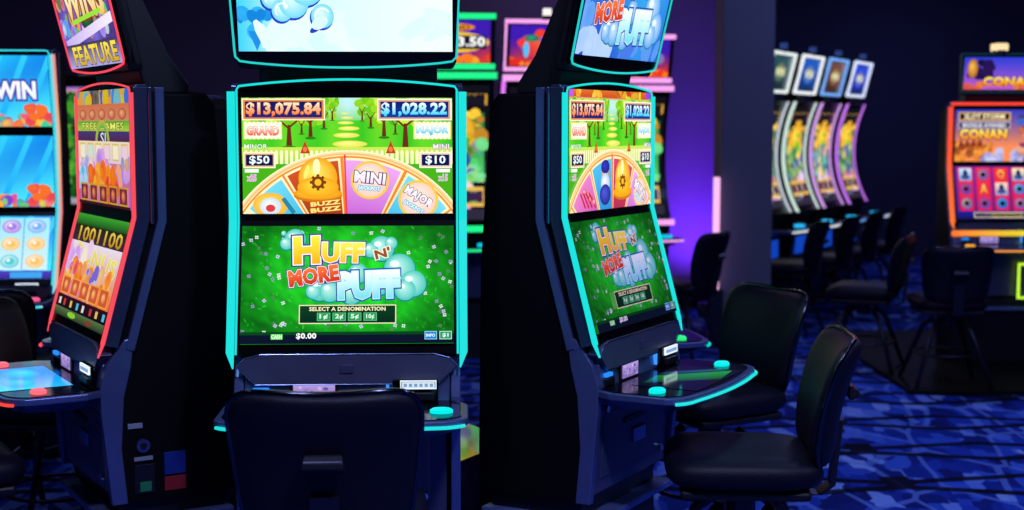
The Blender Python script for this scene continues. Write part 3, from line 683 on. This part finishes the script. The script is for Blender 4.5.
    # topper
    if topper:
        art, w0, w1, z0, z1, q0, tilt, tc = topper       # half widths bottom/top of the frame
        P = lambda z: q0 + (z - z0) * math.tan(R(tilt))
        tb = MB()
        tb.loft([[(s * w, -p, z) for s, p in ((-1, P(z) - 0.006), (1, P(z) - 0.006), (1, P(z) - 0.05), (-1, P(z) - 0.05))] for z, w in ((z0 - 0.02, w0 - 0.01), (z0, w0), (z1, w1))])
        tb.prism_x([(P(z0) - 0.05, z0 + 0.01), (P(z1) - 0.05, z1 - 0.04), (P(z1) - 0.10, z1 - 0.07), (P(z0) - 0.15, z0 + 0.03), (-0.20, bodytop + 0.03), (-0.20, bodytop), (-0.06, bodytop)], -w0 * 0.82, w0 * 0.82)
        h = tb.build('topper', M['black'], t, bevel=0.006)
        for i in range(3): MB().box(-0.1, 0.1, -(P(z0 + 0.15) - 0.15), -(P(z0 + 0.15) - 0.155), z0 + 0.1 + i * 0.03, z0 + 0.108 + i * 0.03).build('vent', M['steel'], h)
        bb = MB(); n = 14
        pts = [(-w0 + 2 * w0 * i / n, z0 - arch * (1 - (2 * i / n - 1) ** 2)) for i in range(n + 1)] + [(w1, z1), (-w1, z1)]
        bb.loft([[(x, -(P(z) + e), z) for x, z in pts] for e in (-0.03, 0.002)]); bb.build('topper_bezel', M['bezel'], h)
        pl = [(-w1, z1)] + [(-w0 - (w1 - w0) * 0.1, z0 + 0.03), (-w0, z0 + 0.012), (-w0 + 0.012, z0)] + pts[1:n] + [(w0 - 0.012, z0), (w0, z0 + 0.012), (w0 + (w1 - w0) * 0.1, z0 + 0.03), (w1, z1)]
        MB().tube([(x, -(P(z) + 0.004), z) for x, z in pl], 0.0036, 6, col=tc, closed=True).build('topper_light', M['led'], h)
        zs0 = z0 + (0.004 if getattr(art, 'full', False) else 0.028 * (z1 - z0) / 0.4); zs1 = z1 - 0.02
        art.build('topper_display', panel_fn(2 * w0 - 0.022, P(zs1), zs1, P(zs0), zs0), h, m='display_far' if simple else 'display')
    return t

# ------------------------------------------------------------------ tall curved machine
def curved(label, loc, rz, led, tall, jack=None, group=None, dz=0.0, sz=1.0, frame=True, vert=True, horiz=True, w=0.30, lampcol=(255, 250, 240), vled=None, foot=None):
    t = thing('curved_slot_machine', label, 'slot machine', loc, rz, group); t.scale = (1, 1, sz)
    vled = vled or led
    def p(z):
        u = (z - dz - 1.44); return 0.01 + (0.42 * u * u if u > 0 else 0.50 * u * u)
    zz = [dz + 0.92 + 1.0 * i / 12 for i in range(13)]
    fr = [(p(z), z) for z in reversed(zz)]
    body = fr + [(0.10, 0.84 + dz), (0.06, 0.40 + dz), (-0.30, 0.40 + dz), (-0.25, 1.2 + dz), (-0.16, 1.92 + dz)]
    MB().prism_x([(a - 0.012, b) if i < len(fr) else (a, b) for i, (a, b) in enumerate(body)], -w + 0.015, w - 0.015).build('cabinet', M['side'], t, bevel=0.005)
    def f(u, v, d):
        z = dz + 0.96 + 0.92 * v; return ((u - 0.5) * 2 * (w - 0.045), -(p(z) + 0.004 + d), z)
    MB().prism_x(band(fr, -0.014, 0.0), -w + 0.02, w - 0.02).build('display_bezel', M['bezel'], t)
    tall.build('display', f, t, m='display_far', step=0.00003)
    lb = MB()
    if vert:
        for s in (-1, 1): MB().loft([[(s * (w + 0.008), -(a + 0.012), b), (s * (w - 0.018), -(a + 0.012), b), (s * (w - 0.018), -(a - 0.012), b), (s * (w + 0.008), -(a - 0.012), b)] for a, b in fr], col=vled).build('light_bar', M['led'], t)
    if horiz:
        a, b = fr[0]; MB().box(-w, w, -(a + 0.02), -(a - 0.02), b + 0.002, b + 0.045, col=led).build('top_light', M['led'], t)
        a, b = fr[-1]; MB().box(-w, w, -(a + 0.02), -(a - 0.02), b - 0.03, b + 0.012, col=led).build('bottom_light', M['led'], t)
    if jack:
        q0 = 0.09; P = lambda z: q0 + (z - 2.0 - dz) * 0.22
        z0, z1 = 1.995 + dz, 2.345 + dz
        h = MB().loft([[(s, -q, z) for s, q in ((-w + 0.01, P(z) - 0.003), (w - 0.01, P(z) - 0.003), (w - 0.03, P(z) - 0.07), (-w + 0.03, P(z) - 0.07))] for z in (z0, z1)]).box(-0.1, 0.1, -0.06, 0.06, 1.90 + dz, 2.02 + dz).build('topper', M['black'], t, bevel=0.004)
        jack.build('topper_display', panel_fn(2 * w - 0.09, P(z1 - 0.035), z1 - 0.035, P(z0 + 0.035), z0 + 0.035), h, m='display_far', step=0.00003)
        l = MB(); W = w - 0.012
        c4 = [(-W, -(P(z0) + 0.006), z0 + 0.01), (-W, -(P(z1) + 0.006), z1 - 0.01), (W, -(P(z1) + 0.006), z1 - 0.01), (W, -(P(z0) + 0.006), z0 + 0.01)]
        if vert: l.tube(c4, 0.017, 6, col=led, closed=True); l.build('topper_light', M['led'], h)
        else:
            for q in ((c4[0], c4[3]), (c4[1], c4[2])): MB().tube(q, 0.019, 8, col=led).build('topper_light', M['led'], h)
        lp = MB().cyl((0, -0.16, z1), 0.035, 0.03, n=14).build('lamp_base', M['lampbody'], t)
        MB().cyl((0, -0.16, z1 + 0.03), 0.032, 0.05, n=14, col=lampcol, r2=0.03).build('tower_lamp', M['led'], lp)
    else:
        MB().box(-w + 0.03, w - 0.03, -0.08, 0.1, 1.92 + dz, 1.97 + dz).build('top_cap', M['black'], t, bevel=0.01)
    o = deck_outline(hw=w + 0.01, p0=0.08, p1=0.40); o2 = deck_outline(hw=w - 0.05, p0=0.08, p1=0.35)
    d = MB().loft([[(x, y, 0.745 + dz) for x, y in o2], [(x, y, 0.775 + dz) for x, y in o], [(x, y, 0.80 + dz) for x, y in o]]).build('button_deck', M['rib'], t, bevel=0.003)
    MB().prism_z(deck_outline(hw=w - 0.01, p0=0.09, p1=0.38), 0.799 + dz, 0.803 + dz).build('deck_surface', M['gloss'], d)
    MB().tube([(x, y, 0.785 + dz) for x, y in deck_outline(hw=w + 0.014, p0=0.08, p1=0.404)[4:-4]], 0.008, 6, col=led).build('deck_light', M['led'], d)
    MB().cyl((0.2, -0.26, 0.80 + dz), 0.045, 0.02, n=16, col=foot or (0, 200, 235)).build('play_button', M['led'], d)
    MB().prism_x([(0.06, 0.74 + dz), (0.095, 0.74 + dz), (0.072, 0.43 + dz), (0.03, 0.43 + dz)], -w + 0.04, w - 0.04).build('belly_door', M['door'], t, bevel=0.004)
    if foot: MB().box(-0.16, 0.16, -0.092, -0.08, 0.52 + dz, 0.68 + dz, col=tuple(v * 0.7 for v in (20, 90, 255))).build('belly_light', M['led'], t)
    MB().box(-w + 0.02, w - 0.02, -0.03, 0.28, 0.0, 0.42 + dz).build('stand', M['stand'], t, bevel=0.004)
    return t

# ------------------------------------------------------------------ chairs (faces +y: backrest at -y)
def make_chair():
    t = thing('casino_chair', '', 'chair')
    def ws(p, x, y): return Vector((p.x * (1 + 0.04 * y), p.y, p.z + 0.61 - 0.05 + (0.012 * (x * x) if p.z > 0 else 0)))
    o = link('seat', pillow(0.48, 0.47, 0.10, ws, q=5, edge=6), M['leather'], t, True)
    def wb(p, x, y):        # pillow y -> height
        hgt = 0.765 + p.y; w = 1.0 + 0.10 * y
        xx = p.x * w; lean = -0.235 - (hgt - 0.58) * 0.24 + 0.045 * (abs(xx) / 0.23) ** 2 + 0.022 * sin((y + 1) * PI / 2)
        if y > 0: hgt += 0.014 * (x * x) * y ** 2 * 1.2 - 0.006 * y
        return Vector((xx, lean + p.z, hgt))
    link('backrest', pillow(0.44, 0.385, 0.08, wb, q=5.5, edge=7), M['leather'], t, True)
    # chrome edging along sides and top of the backrest
    n = 56; q = 5.5; pts = []
    for i in range(n + 1):
        an = R(-48 + (180 + 96) * i / n); cx, sy = cos(an), sin(an); r = (abs(cx) ** q + abs(sy) ** q) ** (-1 / q)
        x, y = cx * r, sy * r; v = wb(Vector((x * 0.221, y * 0.194, 0)), x, y); pts.append(v)
    MB().tube(pts, 0.008, 8).build('back_edging', M['chromed'], t, smooth=True)
    hd = MB().loft([[(s * w * 1.12, -0.312 - d, z) for s, d in ((-1, 0), (1, 0), (1, dd), (-1, dd))] for z, w, dd in ((0.808, 0.040, 0.012), (0.795, 0.043, 0.03), (0.778, 0.045, 0.034), (0.765, 0.045, 0.012))]).build('pull_handle', M['steel'], t, bevel=0.004)
    sh = MB().prism_z([(-0.2, -0.19), (0.2, -0.19), (0.21, 0.19), (-0.21, 0.19)], 0.49, 0.52).build('seat_pan', M['black'], t, bevel=0.01)
    MB().loft([[(s * 0.035, y + d, z) for s, d in ((-1, -0.008), (1, -0.008), (1, 0.008), (-1, 0.008))] for y, z in ((-0.10, 0.485), (-0.235, 0.47), (-0.272, 0.50), (-0.282, 0.60), (-0.292, 0.70))]).build('back_bracket', M['steel'], t, bevel=0.003)
    MB().cyl((0, 0, 0.40), 0.045, 0.10, n=16).build('swivel', M['steel'], t)
    for sx in (-1, 1):
        for sy in (-1, 1):
            MB().tube([(sx * 0.07, sy * 0.07, 0.44), (sx * 0.13, sy * 0.13, 0.38), (sx * 0.25, sy * 0.25, 0.004)], [0.018, 0.018, 0.013], 10).build('leg', M['steel'], t, smooth=True)
    MB().tube([(0.215 * cos(2 * PI * i / 24) , 0.215 * sin(2 * PI * i / 24), 0.215) for i in range(24)], 0.008, 8, closed=True).build('foot_ring', M['steel'], t, smooth=True)
    return t
chair0 = None
def chair(x, y, face, label, sc=1.0, z=0.0):
    """face = direction the sitter looks, degrees clockwise from away-from-camera (+y)"""
    global chair0
    if chair0 is None: chair0 = make_chair(); c = chair0
    else: c = copy_tree(chair0)
    c.location = (x, y, z); c.scale = (sc, sc, sc); c.rotation_euler = (0, 0, R(-face)); c['label'] = label; c['group'] = 'black padded casino chairs'
    return c

# ------------------------------------------------------------------ the machines
CY = (25, 222, 218)
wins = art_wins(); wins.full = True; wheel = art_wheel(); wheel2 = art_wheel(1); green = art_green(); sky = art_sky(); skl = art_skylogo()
UP = (1.662, 1.325); LO = (1.288, 0.953)
def blue_deck(bright):
    a = Art(0, 0, 200, 110, (5, 12, 30))
    if bright == 2: a.poly([(20, 12), (90, 5), (190, 95), (110, 105)], [(10, 60, 30), (20, 120, 50), (30, 150, 70), (10, 70, 40)]); a.poly([(100, 5), (130, 5), (196, 70), (196, 90)], [(20, 60, 80), (20, 50, 90), (30, 80, 130), (20, 110, 60)]); return a  # slanted green and teal patches: screen reflection painted as display colour
    if bright: a.field(0, 0, 200, 110, 8, 6, lambda x, y: mixc((20, 120, 245), (40, 205, 250), (x + y) / 310)); a.ell(60, 50, 50, 30, (60, 215, 250), (35, 150, 240)); a.ell(140, 70, 40, 24, (60, 200, 250), (30, 160, 245))
    else: a.rect(0, 0, 200, 110, (6, 14, 34), (10, 8, 34)); a.frame(10, 20, 60, 45, 2, (30, 40, 90), (8, 12, 40)); a.frame(140, 20, 190, 45, 2, (30, 40, 90), (8, 12, 40)); a.frame(70, 14, 130, 50, 2, (30, 60, 60), (8, 30, 30))
    return a
mc = machine('slot machine facing the camera with cyan light bars, prize wheel screen and green lower screen', (-0.480, 4.10, 0), R(2.5), CY, [(wheel, 0.611, UP), (green, 0.616, LO)], (sky, 0.318, 0.334, 1.767, 2.17, 0.012, 13, (30, 205, 200)), deck_art=blue_deck(False))
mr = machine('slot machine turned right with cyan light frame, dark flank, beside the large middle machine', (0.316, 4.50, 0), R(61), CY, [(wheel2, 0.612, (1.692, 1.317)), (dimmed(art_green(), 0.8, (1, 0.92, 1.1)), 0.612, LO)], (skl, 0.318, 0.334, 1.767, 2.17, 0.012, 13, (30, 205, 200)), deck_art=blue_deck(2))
RD = lambda v: (245, 75, 88)
ml = machine('slot machine turned left with red light frame and warm busy screens', (-1.305, 4.49, 0), R(-59), RD, [(dimmed(art_fire(1), 0.88), 0.612, (1.694, 1.325)), (dimmed(art_fire_low(), 0.9), 0.612, LO)], (wins, 0.318, 0.334, 1.767, 2.17, 0.012, 13, (255, 70, 90)), deck_art=blue_deck(True), btn=(255, 110, 125), deckglow=(255, 70, 60))
# service stickers on the flank of the left machine (its right-hand side)
def sticker(nm, m, y0, y1, z0, z1, e=0.3225): return MB().box(0.31, e, y0, y1, z0, z1).build(nm, m, ml, bevel=0.0008)
sticker('rating_plate', M['label_w'], -0.035, 0.01, 0.660, 0.676)
lk = MB().cyl((0.315, 0.01, 0.605), 0.021, 0.012, axis=0, n=22).build('side_lock', M['silver'], ml); MB().cyl((0.327, 0.01, 0.605), 0.010, 0.004, axis=0, n=16).build('lock_barrel', M['steel'], lk)
sticker('small_label', M['label_w'], -0.018, 0.04, 0.558, 0.570)
bx = sticker('meter_window', M['steel'], -0.018, 0.045, 0.455, 0.545); MB().box(0.322, 0.325, -0.002, 0.033, 0.462, 0.492).build('green_label', M['label_g'], bx)
sticker('blue_sticker', M['label_b'], 0.075, 0.142, 0.505, 0.575); sticker('red_sticker', M['label_r'], 0.075, 0.142, 0.455, 0.498)

mk = machine('slot machine behind the right turned one, only its green lit deck corner showing', (0.28, 5.36, 0), R(105), (0, 200, 190), [(green, 0.612, UP), (green, 0.612, LO)], None, simple=True, btn=(40, 240, 130))
mk2 = machine('slot machine behind the left red lit one, only its pink lit deck corner showing', (-1.30, 5.36, 0), R(-105), (255, 80, 90), [(green, 0.612, UP), (green, 0.612, LO)], None, simple=True, btn=(255, 120, 150))
# hexagonal plinth in the middle of the bank
hx = [(-0.483 + 0.49 * sin(R(30 + 60 * i)), 5.10 - 0.49 * cos(R(30 + 60 * i))) for i in range(6)]
tag(MB().prism_z(hx, 0.0, 0.42).build('plinth', M['plinth'], bevel=0.004), 'glossy dark plinth top seen between the middle and right machines', 'plinth')

# blue sea-theme machine, far left
def rail(v):
    if abs(v.x) < 0.338: return (60, 225, 245)
    t = (v.z * 1.4) % 1.0; return mixc((255, 60, 90), (255, 205, 50), abs(2 * t - 1))
sea = machine('blue ocean themed slot machine with rainbow light rails at far left', (-2.475, 6.60, 0), R(4), rail,
    [(art_sea(0), 0.625, (1.908, 1.578)), (art_sea(1), 0.625, (1.535, 1.20)), (art_sea(2), 0.625, (1.155, 0.868))], None,
    prof=[(0.055, 1.93), (0, 1.555), (0, 1.175), (0.125, 0.84)], bodytop=1.92, simple=True, arch=0.0, btn=(255, 90, 150), top_h=1.93)
jungle = Art(0, 0, 300, 560, (10, 30, 12), bands=14); jungle.rect(0, 0, 300, 560, (14, 60, 24), (8, 24, 12))
jungle.rect(0, 0, 300, 40, (150, 90, 200), (200, 190, 60)); jungle.blobs(0, 40, 300, 500, 120, [(20, 90, 30), (50, 140, 40), (10, 50, 20), (100, 170, 50), (8, 30, 14)], 16, 40, 90); jungle.rect(20, 520, 280, 548, (150, 150, 160))
curved('green jungle screen machine in the gap left of the red framed machine', (-3.36, 11.0, 0), R(-8), (120, 90, 40), jungle, None, vert=False, horiz=False, w=0.27)

t1, t2 = art_tall(70, (60, 200, 90)), art_tall(74, (150, 110, 60))
GR, PK = (30, 245, 140), (250, 165, 240)
gp = 'tall curved machines by the violet wall'
curved('tall green lit machine behind the gap between the two largest cyan machines', (-0.41, 9.45, 0), R(6), GR, t1, art_jack(True), gp, vert=False, sz=0.985)
curved('pink lit tall machine just right of the green lit one', (0.215, 9.95, 0), R(10), PK, t2, art_jack(False), gp, sz=0.985, vled=(225, 120, 245))
curved('pink lit tall machine nearest the violet glow, its right edge showing', (0.875, 10.45, 0), R(14), PK, t1, art_jack(False, 5), gp, sz=0.955, vled=(150, 70, 220), vert=False)
gf = 'row of small curved machines beyond the pillar'
far = [(2.08, 11.62, (225, 235, 235), (190, 200, 215), 'half hidden by the pillar, leftmost of the far row'), (2.44, 12.2, (235, 240, 245), (200, 225, 215), 'with white framed topper, second in the far row'),
       (2.80, 12.8, (110, 165, 240), (200, 150, 225), 'with blue framed topper, third in the far row'), (3.17, 13.4, (215, 225, 255), (190, 110, 235), 'with pale topper and violet rails, last in the far row')]
ft = [art_tall(80, (60, 170, 70)), art_tall(83, (70, 160, 90)), art_tall(86, (50, 150, 130))]
fj = []
for c in ((40, 80, 90), (30, 90, 190), (110, 70, 60), (40, 70, 210)):
    a = Art(0, 0, 400, 250, c); a.rect(0, 0, 400, 250, c, tuple(v * 0.5 for v in c)); a.ell(200, 120, 110, 80, mixc(c, (250, 220, 90), 0.5), c); a.text('WIN', 200, 120, 180, 60, (230, 230, 180), bold=0.03); fj.append(a)
for i, (x, y, c, v, l) in enumerate(far):
    curved('curved slot machine ' + l, (x, y, 0), R(62), c, ft[i % 3], fj[i], gf, sz=0.93, vled=v, horiz=False, w=0.31, foot=(40, 190, 255), lampcol=(40, 60, 120))

def sunset(v):
    t = min(1, max(0, (1.7 - v.z) / 0.85)); c = mixc((255, 70, 55), (255, 120, 40), t)
    if v.z < 0.9: c = mixc((255, 120, 50), (215, 235, 50), min(1, max(0, (v.x + 0.3) / 0.6)))
    return c
cn = machine('red and orange lit slot machine with red reels at the right edge', (3.20, 9.20, 0), R(0), sunset, [(art_conan(1), 0.60, UP), (art_conan(2), 0.60, (1.29, 0.952))],
    (art_conan(0), 0.275, 0.285, 1.775, 2.02, 0.02, 6, (20, 60, 70)), simple=True, btn=(250, 170, 40), deckglow=(250, 160, 50), arch=0.0)
y = -0.135
lm = (200, 255, 60); MB().tube([(-0.33, -0.008, 1.70), (0.33, -0.008, 1.70)], 0.010, 6, col=sunset).build('top_light', M['led'], cn); MB().tube([(-0.335, -0.115, 0.86), (0.335, -0.115, 0.86)], 0.02, 6, col=sunset).build('bottom_light', M['led'], cn)
MB().tube([(0.19, -0.14, 0.85), (0.13, -0.20, 0.80)], 0.014, 6, col=lm).build('neck_light', M['led'], cn); MB().tube([(0.30, y, 0.66), (0.10, y, 0.66), (0.10, y, 0.44), (0.30, y, 0.44)], 0.012, 6, col=lm).build('door_light', M['led'], cn)
lp = MB().cyl((-0.03, -0.02, 2.01), 0.045, 0.035, n=16).build('lamp_base', M['lampbody'], cn); MB().box(-0.075, 0.015, -0.06, 0.04, 2.04, 2.09, col=(255, 225, 170)).build('tower_lamp', M['led'], lp, bevel=0.01)

# dark low platform the right hand bank stands on
tag(MB().box(2.35, 5.2, 8.15, 10.6, 0.0, 0.025).build('floor_platform', M['side'], bevel=0.004), 'low black platform under the red and orange machine at right', 'platform')
cn.location.z = 0.025

# ------------------------------------------------------------------ chairs
chair(-0.462, 3.56, -3, 'black chair back in the foreground with pull handle, before the middle machine')
chair(0.700, 4.20, -85, 'black padded chair in side view at lower centre right, before the right turned machine')
chair(0.75, 5.23, -118, 'black chair behind the right machine deck, backrest front facing the camera')
chair(-1.74, 4.14, 57, 'dark chair seat cut by the lower left edge below the blue lit deck')
chair(-1.73, 5.25, 96, 'dark chair at the left edge above the blue lit deck', 0.95)
chair(-2.16, 6.00, 8, 'dark chair before the blue ocean themed machine', 0.95)
chair(1.11, 9.25, -56, 'dark chair with handle against the violet glow, left of the pillar', 0.93)
chair(0.60, 9.50, -30, 'dark chair mostly hidden by the right machine, before the pink machine', 0.93)
chair(2.12, 10.72, -62, 'dark chair nearest the pillar in the far row', 0.9); chair(2.50, 11.32, -62, 'second dark chair out from the pillar in the far row', 0.9)
chair(2.86, 11.95, -62, 'third dark chair out from the pillar in the far row', 0.9); chair(3.22, 12.55, -62, 'farthest dark chair at the end of the far row', 0.9)
chair(2.27, 8.98, -66, 'dark chair with dull sheen standing left of the high backed one at right', 0.93)
chair(2.63, 8.40, 3, 'dark chair with splayed legs in front of the red and orange machine', 0.89, z=0.025)

# lit slim post at the left edge of the pillar
lp = thing('light_column', 'slim pink white light column beside the pillar', 'light column', (1.452, 9.93, 0))
MB().box(-0.05, 0.05, -0.05, 0.05, 0, 0.42).build('base', M['steel'], lp, bevel=0.005); MB().box(-0.022, 0.022, -0.02, 0.02, 0.42, 1.22, col=(255, 190, 240)).build('tube', M['led'], lp, bevel=0.006)

# ------------------------------------------------------------------ room
def struct(name, mb, m, **k): o = mb.build(name, m, **k); o['kind'] = 'structure'; return o
H = 3.7
struct('floor', MB().box(-7, 8, -2, 18, -0.1, 0.0), M['carpet'])
struct('ceiling', MB().box(-7, 8, -2, 18, H, H + 0.1), M['ceiling'])
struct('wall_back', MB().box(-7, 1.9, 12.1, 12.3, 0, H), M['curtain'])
struct('wall_far', MB().box(1.9, 8, 17.0, 17.2, 0, H), M['walldark'])
struct('wall_corner', MB().box(1.8, 1.9, 12.3, 17.0, 0, H), M['walldark'])
struct('wall_left', MB().box(-7.1, -7, -2, 12.3, 0, H), M['wall'])
struct('wall_right', MB().box(8, 8.1, -2, 17.2, 0, H), M['walldark'])
struct('wall_front', MB().box(-7, 8, -2.1, -2, 0, H), M['walldark'])
struct('trim_back', MB().box(-7, 1.9, 12.06, 12.1, 0, 0.12), M['black'])
tag(MB().box(1.49, 1.862, 10.0, 10.38, 0, H).build('pillar', M['pillar'], bevel=0.01), 'square blue grey pillar right of the violet glow', 'pillar')

# ------------------------------------------------------------------ added ceiling fills and the wall uplighters
def lamp(label, x, y, col, power, size=0.35, z=H - 0.06, tgt=None, group='added blue ceiling fills'):  # unseen fill lamps, added to brighten machines, carpet and walls
    t = thing('fill_light', label, 'fill light', (x, y, z), 0, group)
    MB().cyl((0, 0, 0), 0.20, 0.06, n=24).build('housing', M['lampbody'], t)
    l = bpy.data.lights.new('lamp', 'AREA'); l.shape = 'DISK'; l.size = size; l.energy = power; l.color = col
    o = bpy.data.objects.new('bulb', l); COL.objects.link(o); o.parent = t; o.location = (0, 0, -0.02)
    return t
BL = (0.24, 0.37, 1.0)
for i, (x, y, p, c) in enumerate(((1.9, 5.0, 15, (0.28, 0.42, 1.0)), (3.4, 6.9, 24, (0.28, 0.42, 1.0)), (-2.8, 3.2, 7, (0.34, 0.42, 1.0)), (2.4, 8.9, 16, (0.34, 0.42, 1.0)), (0.9, 1.6, 85, (0.46, 0.52, 1.0)), (-1.0, 2.0, 34, (0.5, 0.54, 1.0)), (4.4, 14.6, 22, (0.3, 0.34, 1.0)), (-2.6, 9.0, 5, (0.6, 0.45, 0.7)), (0.4, 10.9, 7, (0.8, 0.6, 0.75)), (3.7, 2.9, 48, (0.42, 0.42, 1.0)))):
    w = ('over the carpet right of the chairs', 'over the right aisle', 'over the left aisle', 'over the right bank of machines', 'in front of the right turned machine', 'in front of the middle machine', 'over the far row', 'over the left bank', 'over the pink lit machines', 'over the carpet right of the camera')[i]
    lamp('added ceiling fill light ' + w, x, y, c, p)
# violet uplighter washing the back wall
def spot(label, loc, tgt, col, power, ang, blend=1.0, size=0.1):
    t = thing('uplighter', label, 'uplighter', loc)
    MB().cyl((0, 0, 0), 0.08, 0.12, n=18).build('housing', M['lampbody'], t)
    l = bpy.data.lights.new('lamp', 'SPOT'); l.energy = power; l.color = col; l.spot_size = R(ang); l.spot_blend = blend; l.shadow_soft_size = size
    o = bpy.data.objects.new('bulb', l); COL.objects.link(o); o.parent = t; o.location = (0, 0, 0.14)
    o.rotation_euler = (Vector(tgt) - Vector(loc)).to_track_quat('-Z', 'Y').to_euler()
V = (0.22, 0.04, 1.0)
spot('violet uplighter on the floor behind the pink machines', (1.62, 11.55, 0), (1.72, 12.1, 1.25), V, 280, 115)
spot('violet floor light lighting the carpet by the wall', (1.15, 11.5, 0), (1.3, 12.1, 0.5), V, 30, 90)

# ------------------------------------------------------------------ world, camera, view
w = bpy.data.worlds.new('world'); S.world = w; w.use_nodes = True
w.node_tree.nodes['Background'].inputs[0].default_value = (0.003, 0.004, 0.012, 1)
cam = bpy.data.cameras.new('camera'); co = bpy.data.objects.new('camera', cam); COL.objects.link(co); S.camera = co
co.location = (0, 0, 1.58); co.rotation_euler = (R(90 - 5.26), 0, 0)
cam.sensor_width = 36; cam.lens = 36 * 1400 / 1024; cam.clip_end = 60; cam.clip_start = 0.05
cam.dof.use_dof = True; cam.dof.focus_distance = 4.05; cam.dof.aperture_fstop = 2.6
S.view_settings.view_transform = 'Standard'; S.view_settings.look = 'None'; S.view_settings.gamma = 1; S.view_settings.exposure = 0
S.view_settings.use_curve_mapping = False
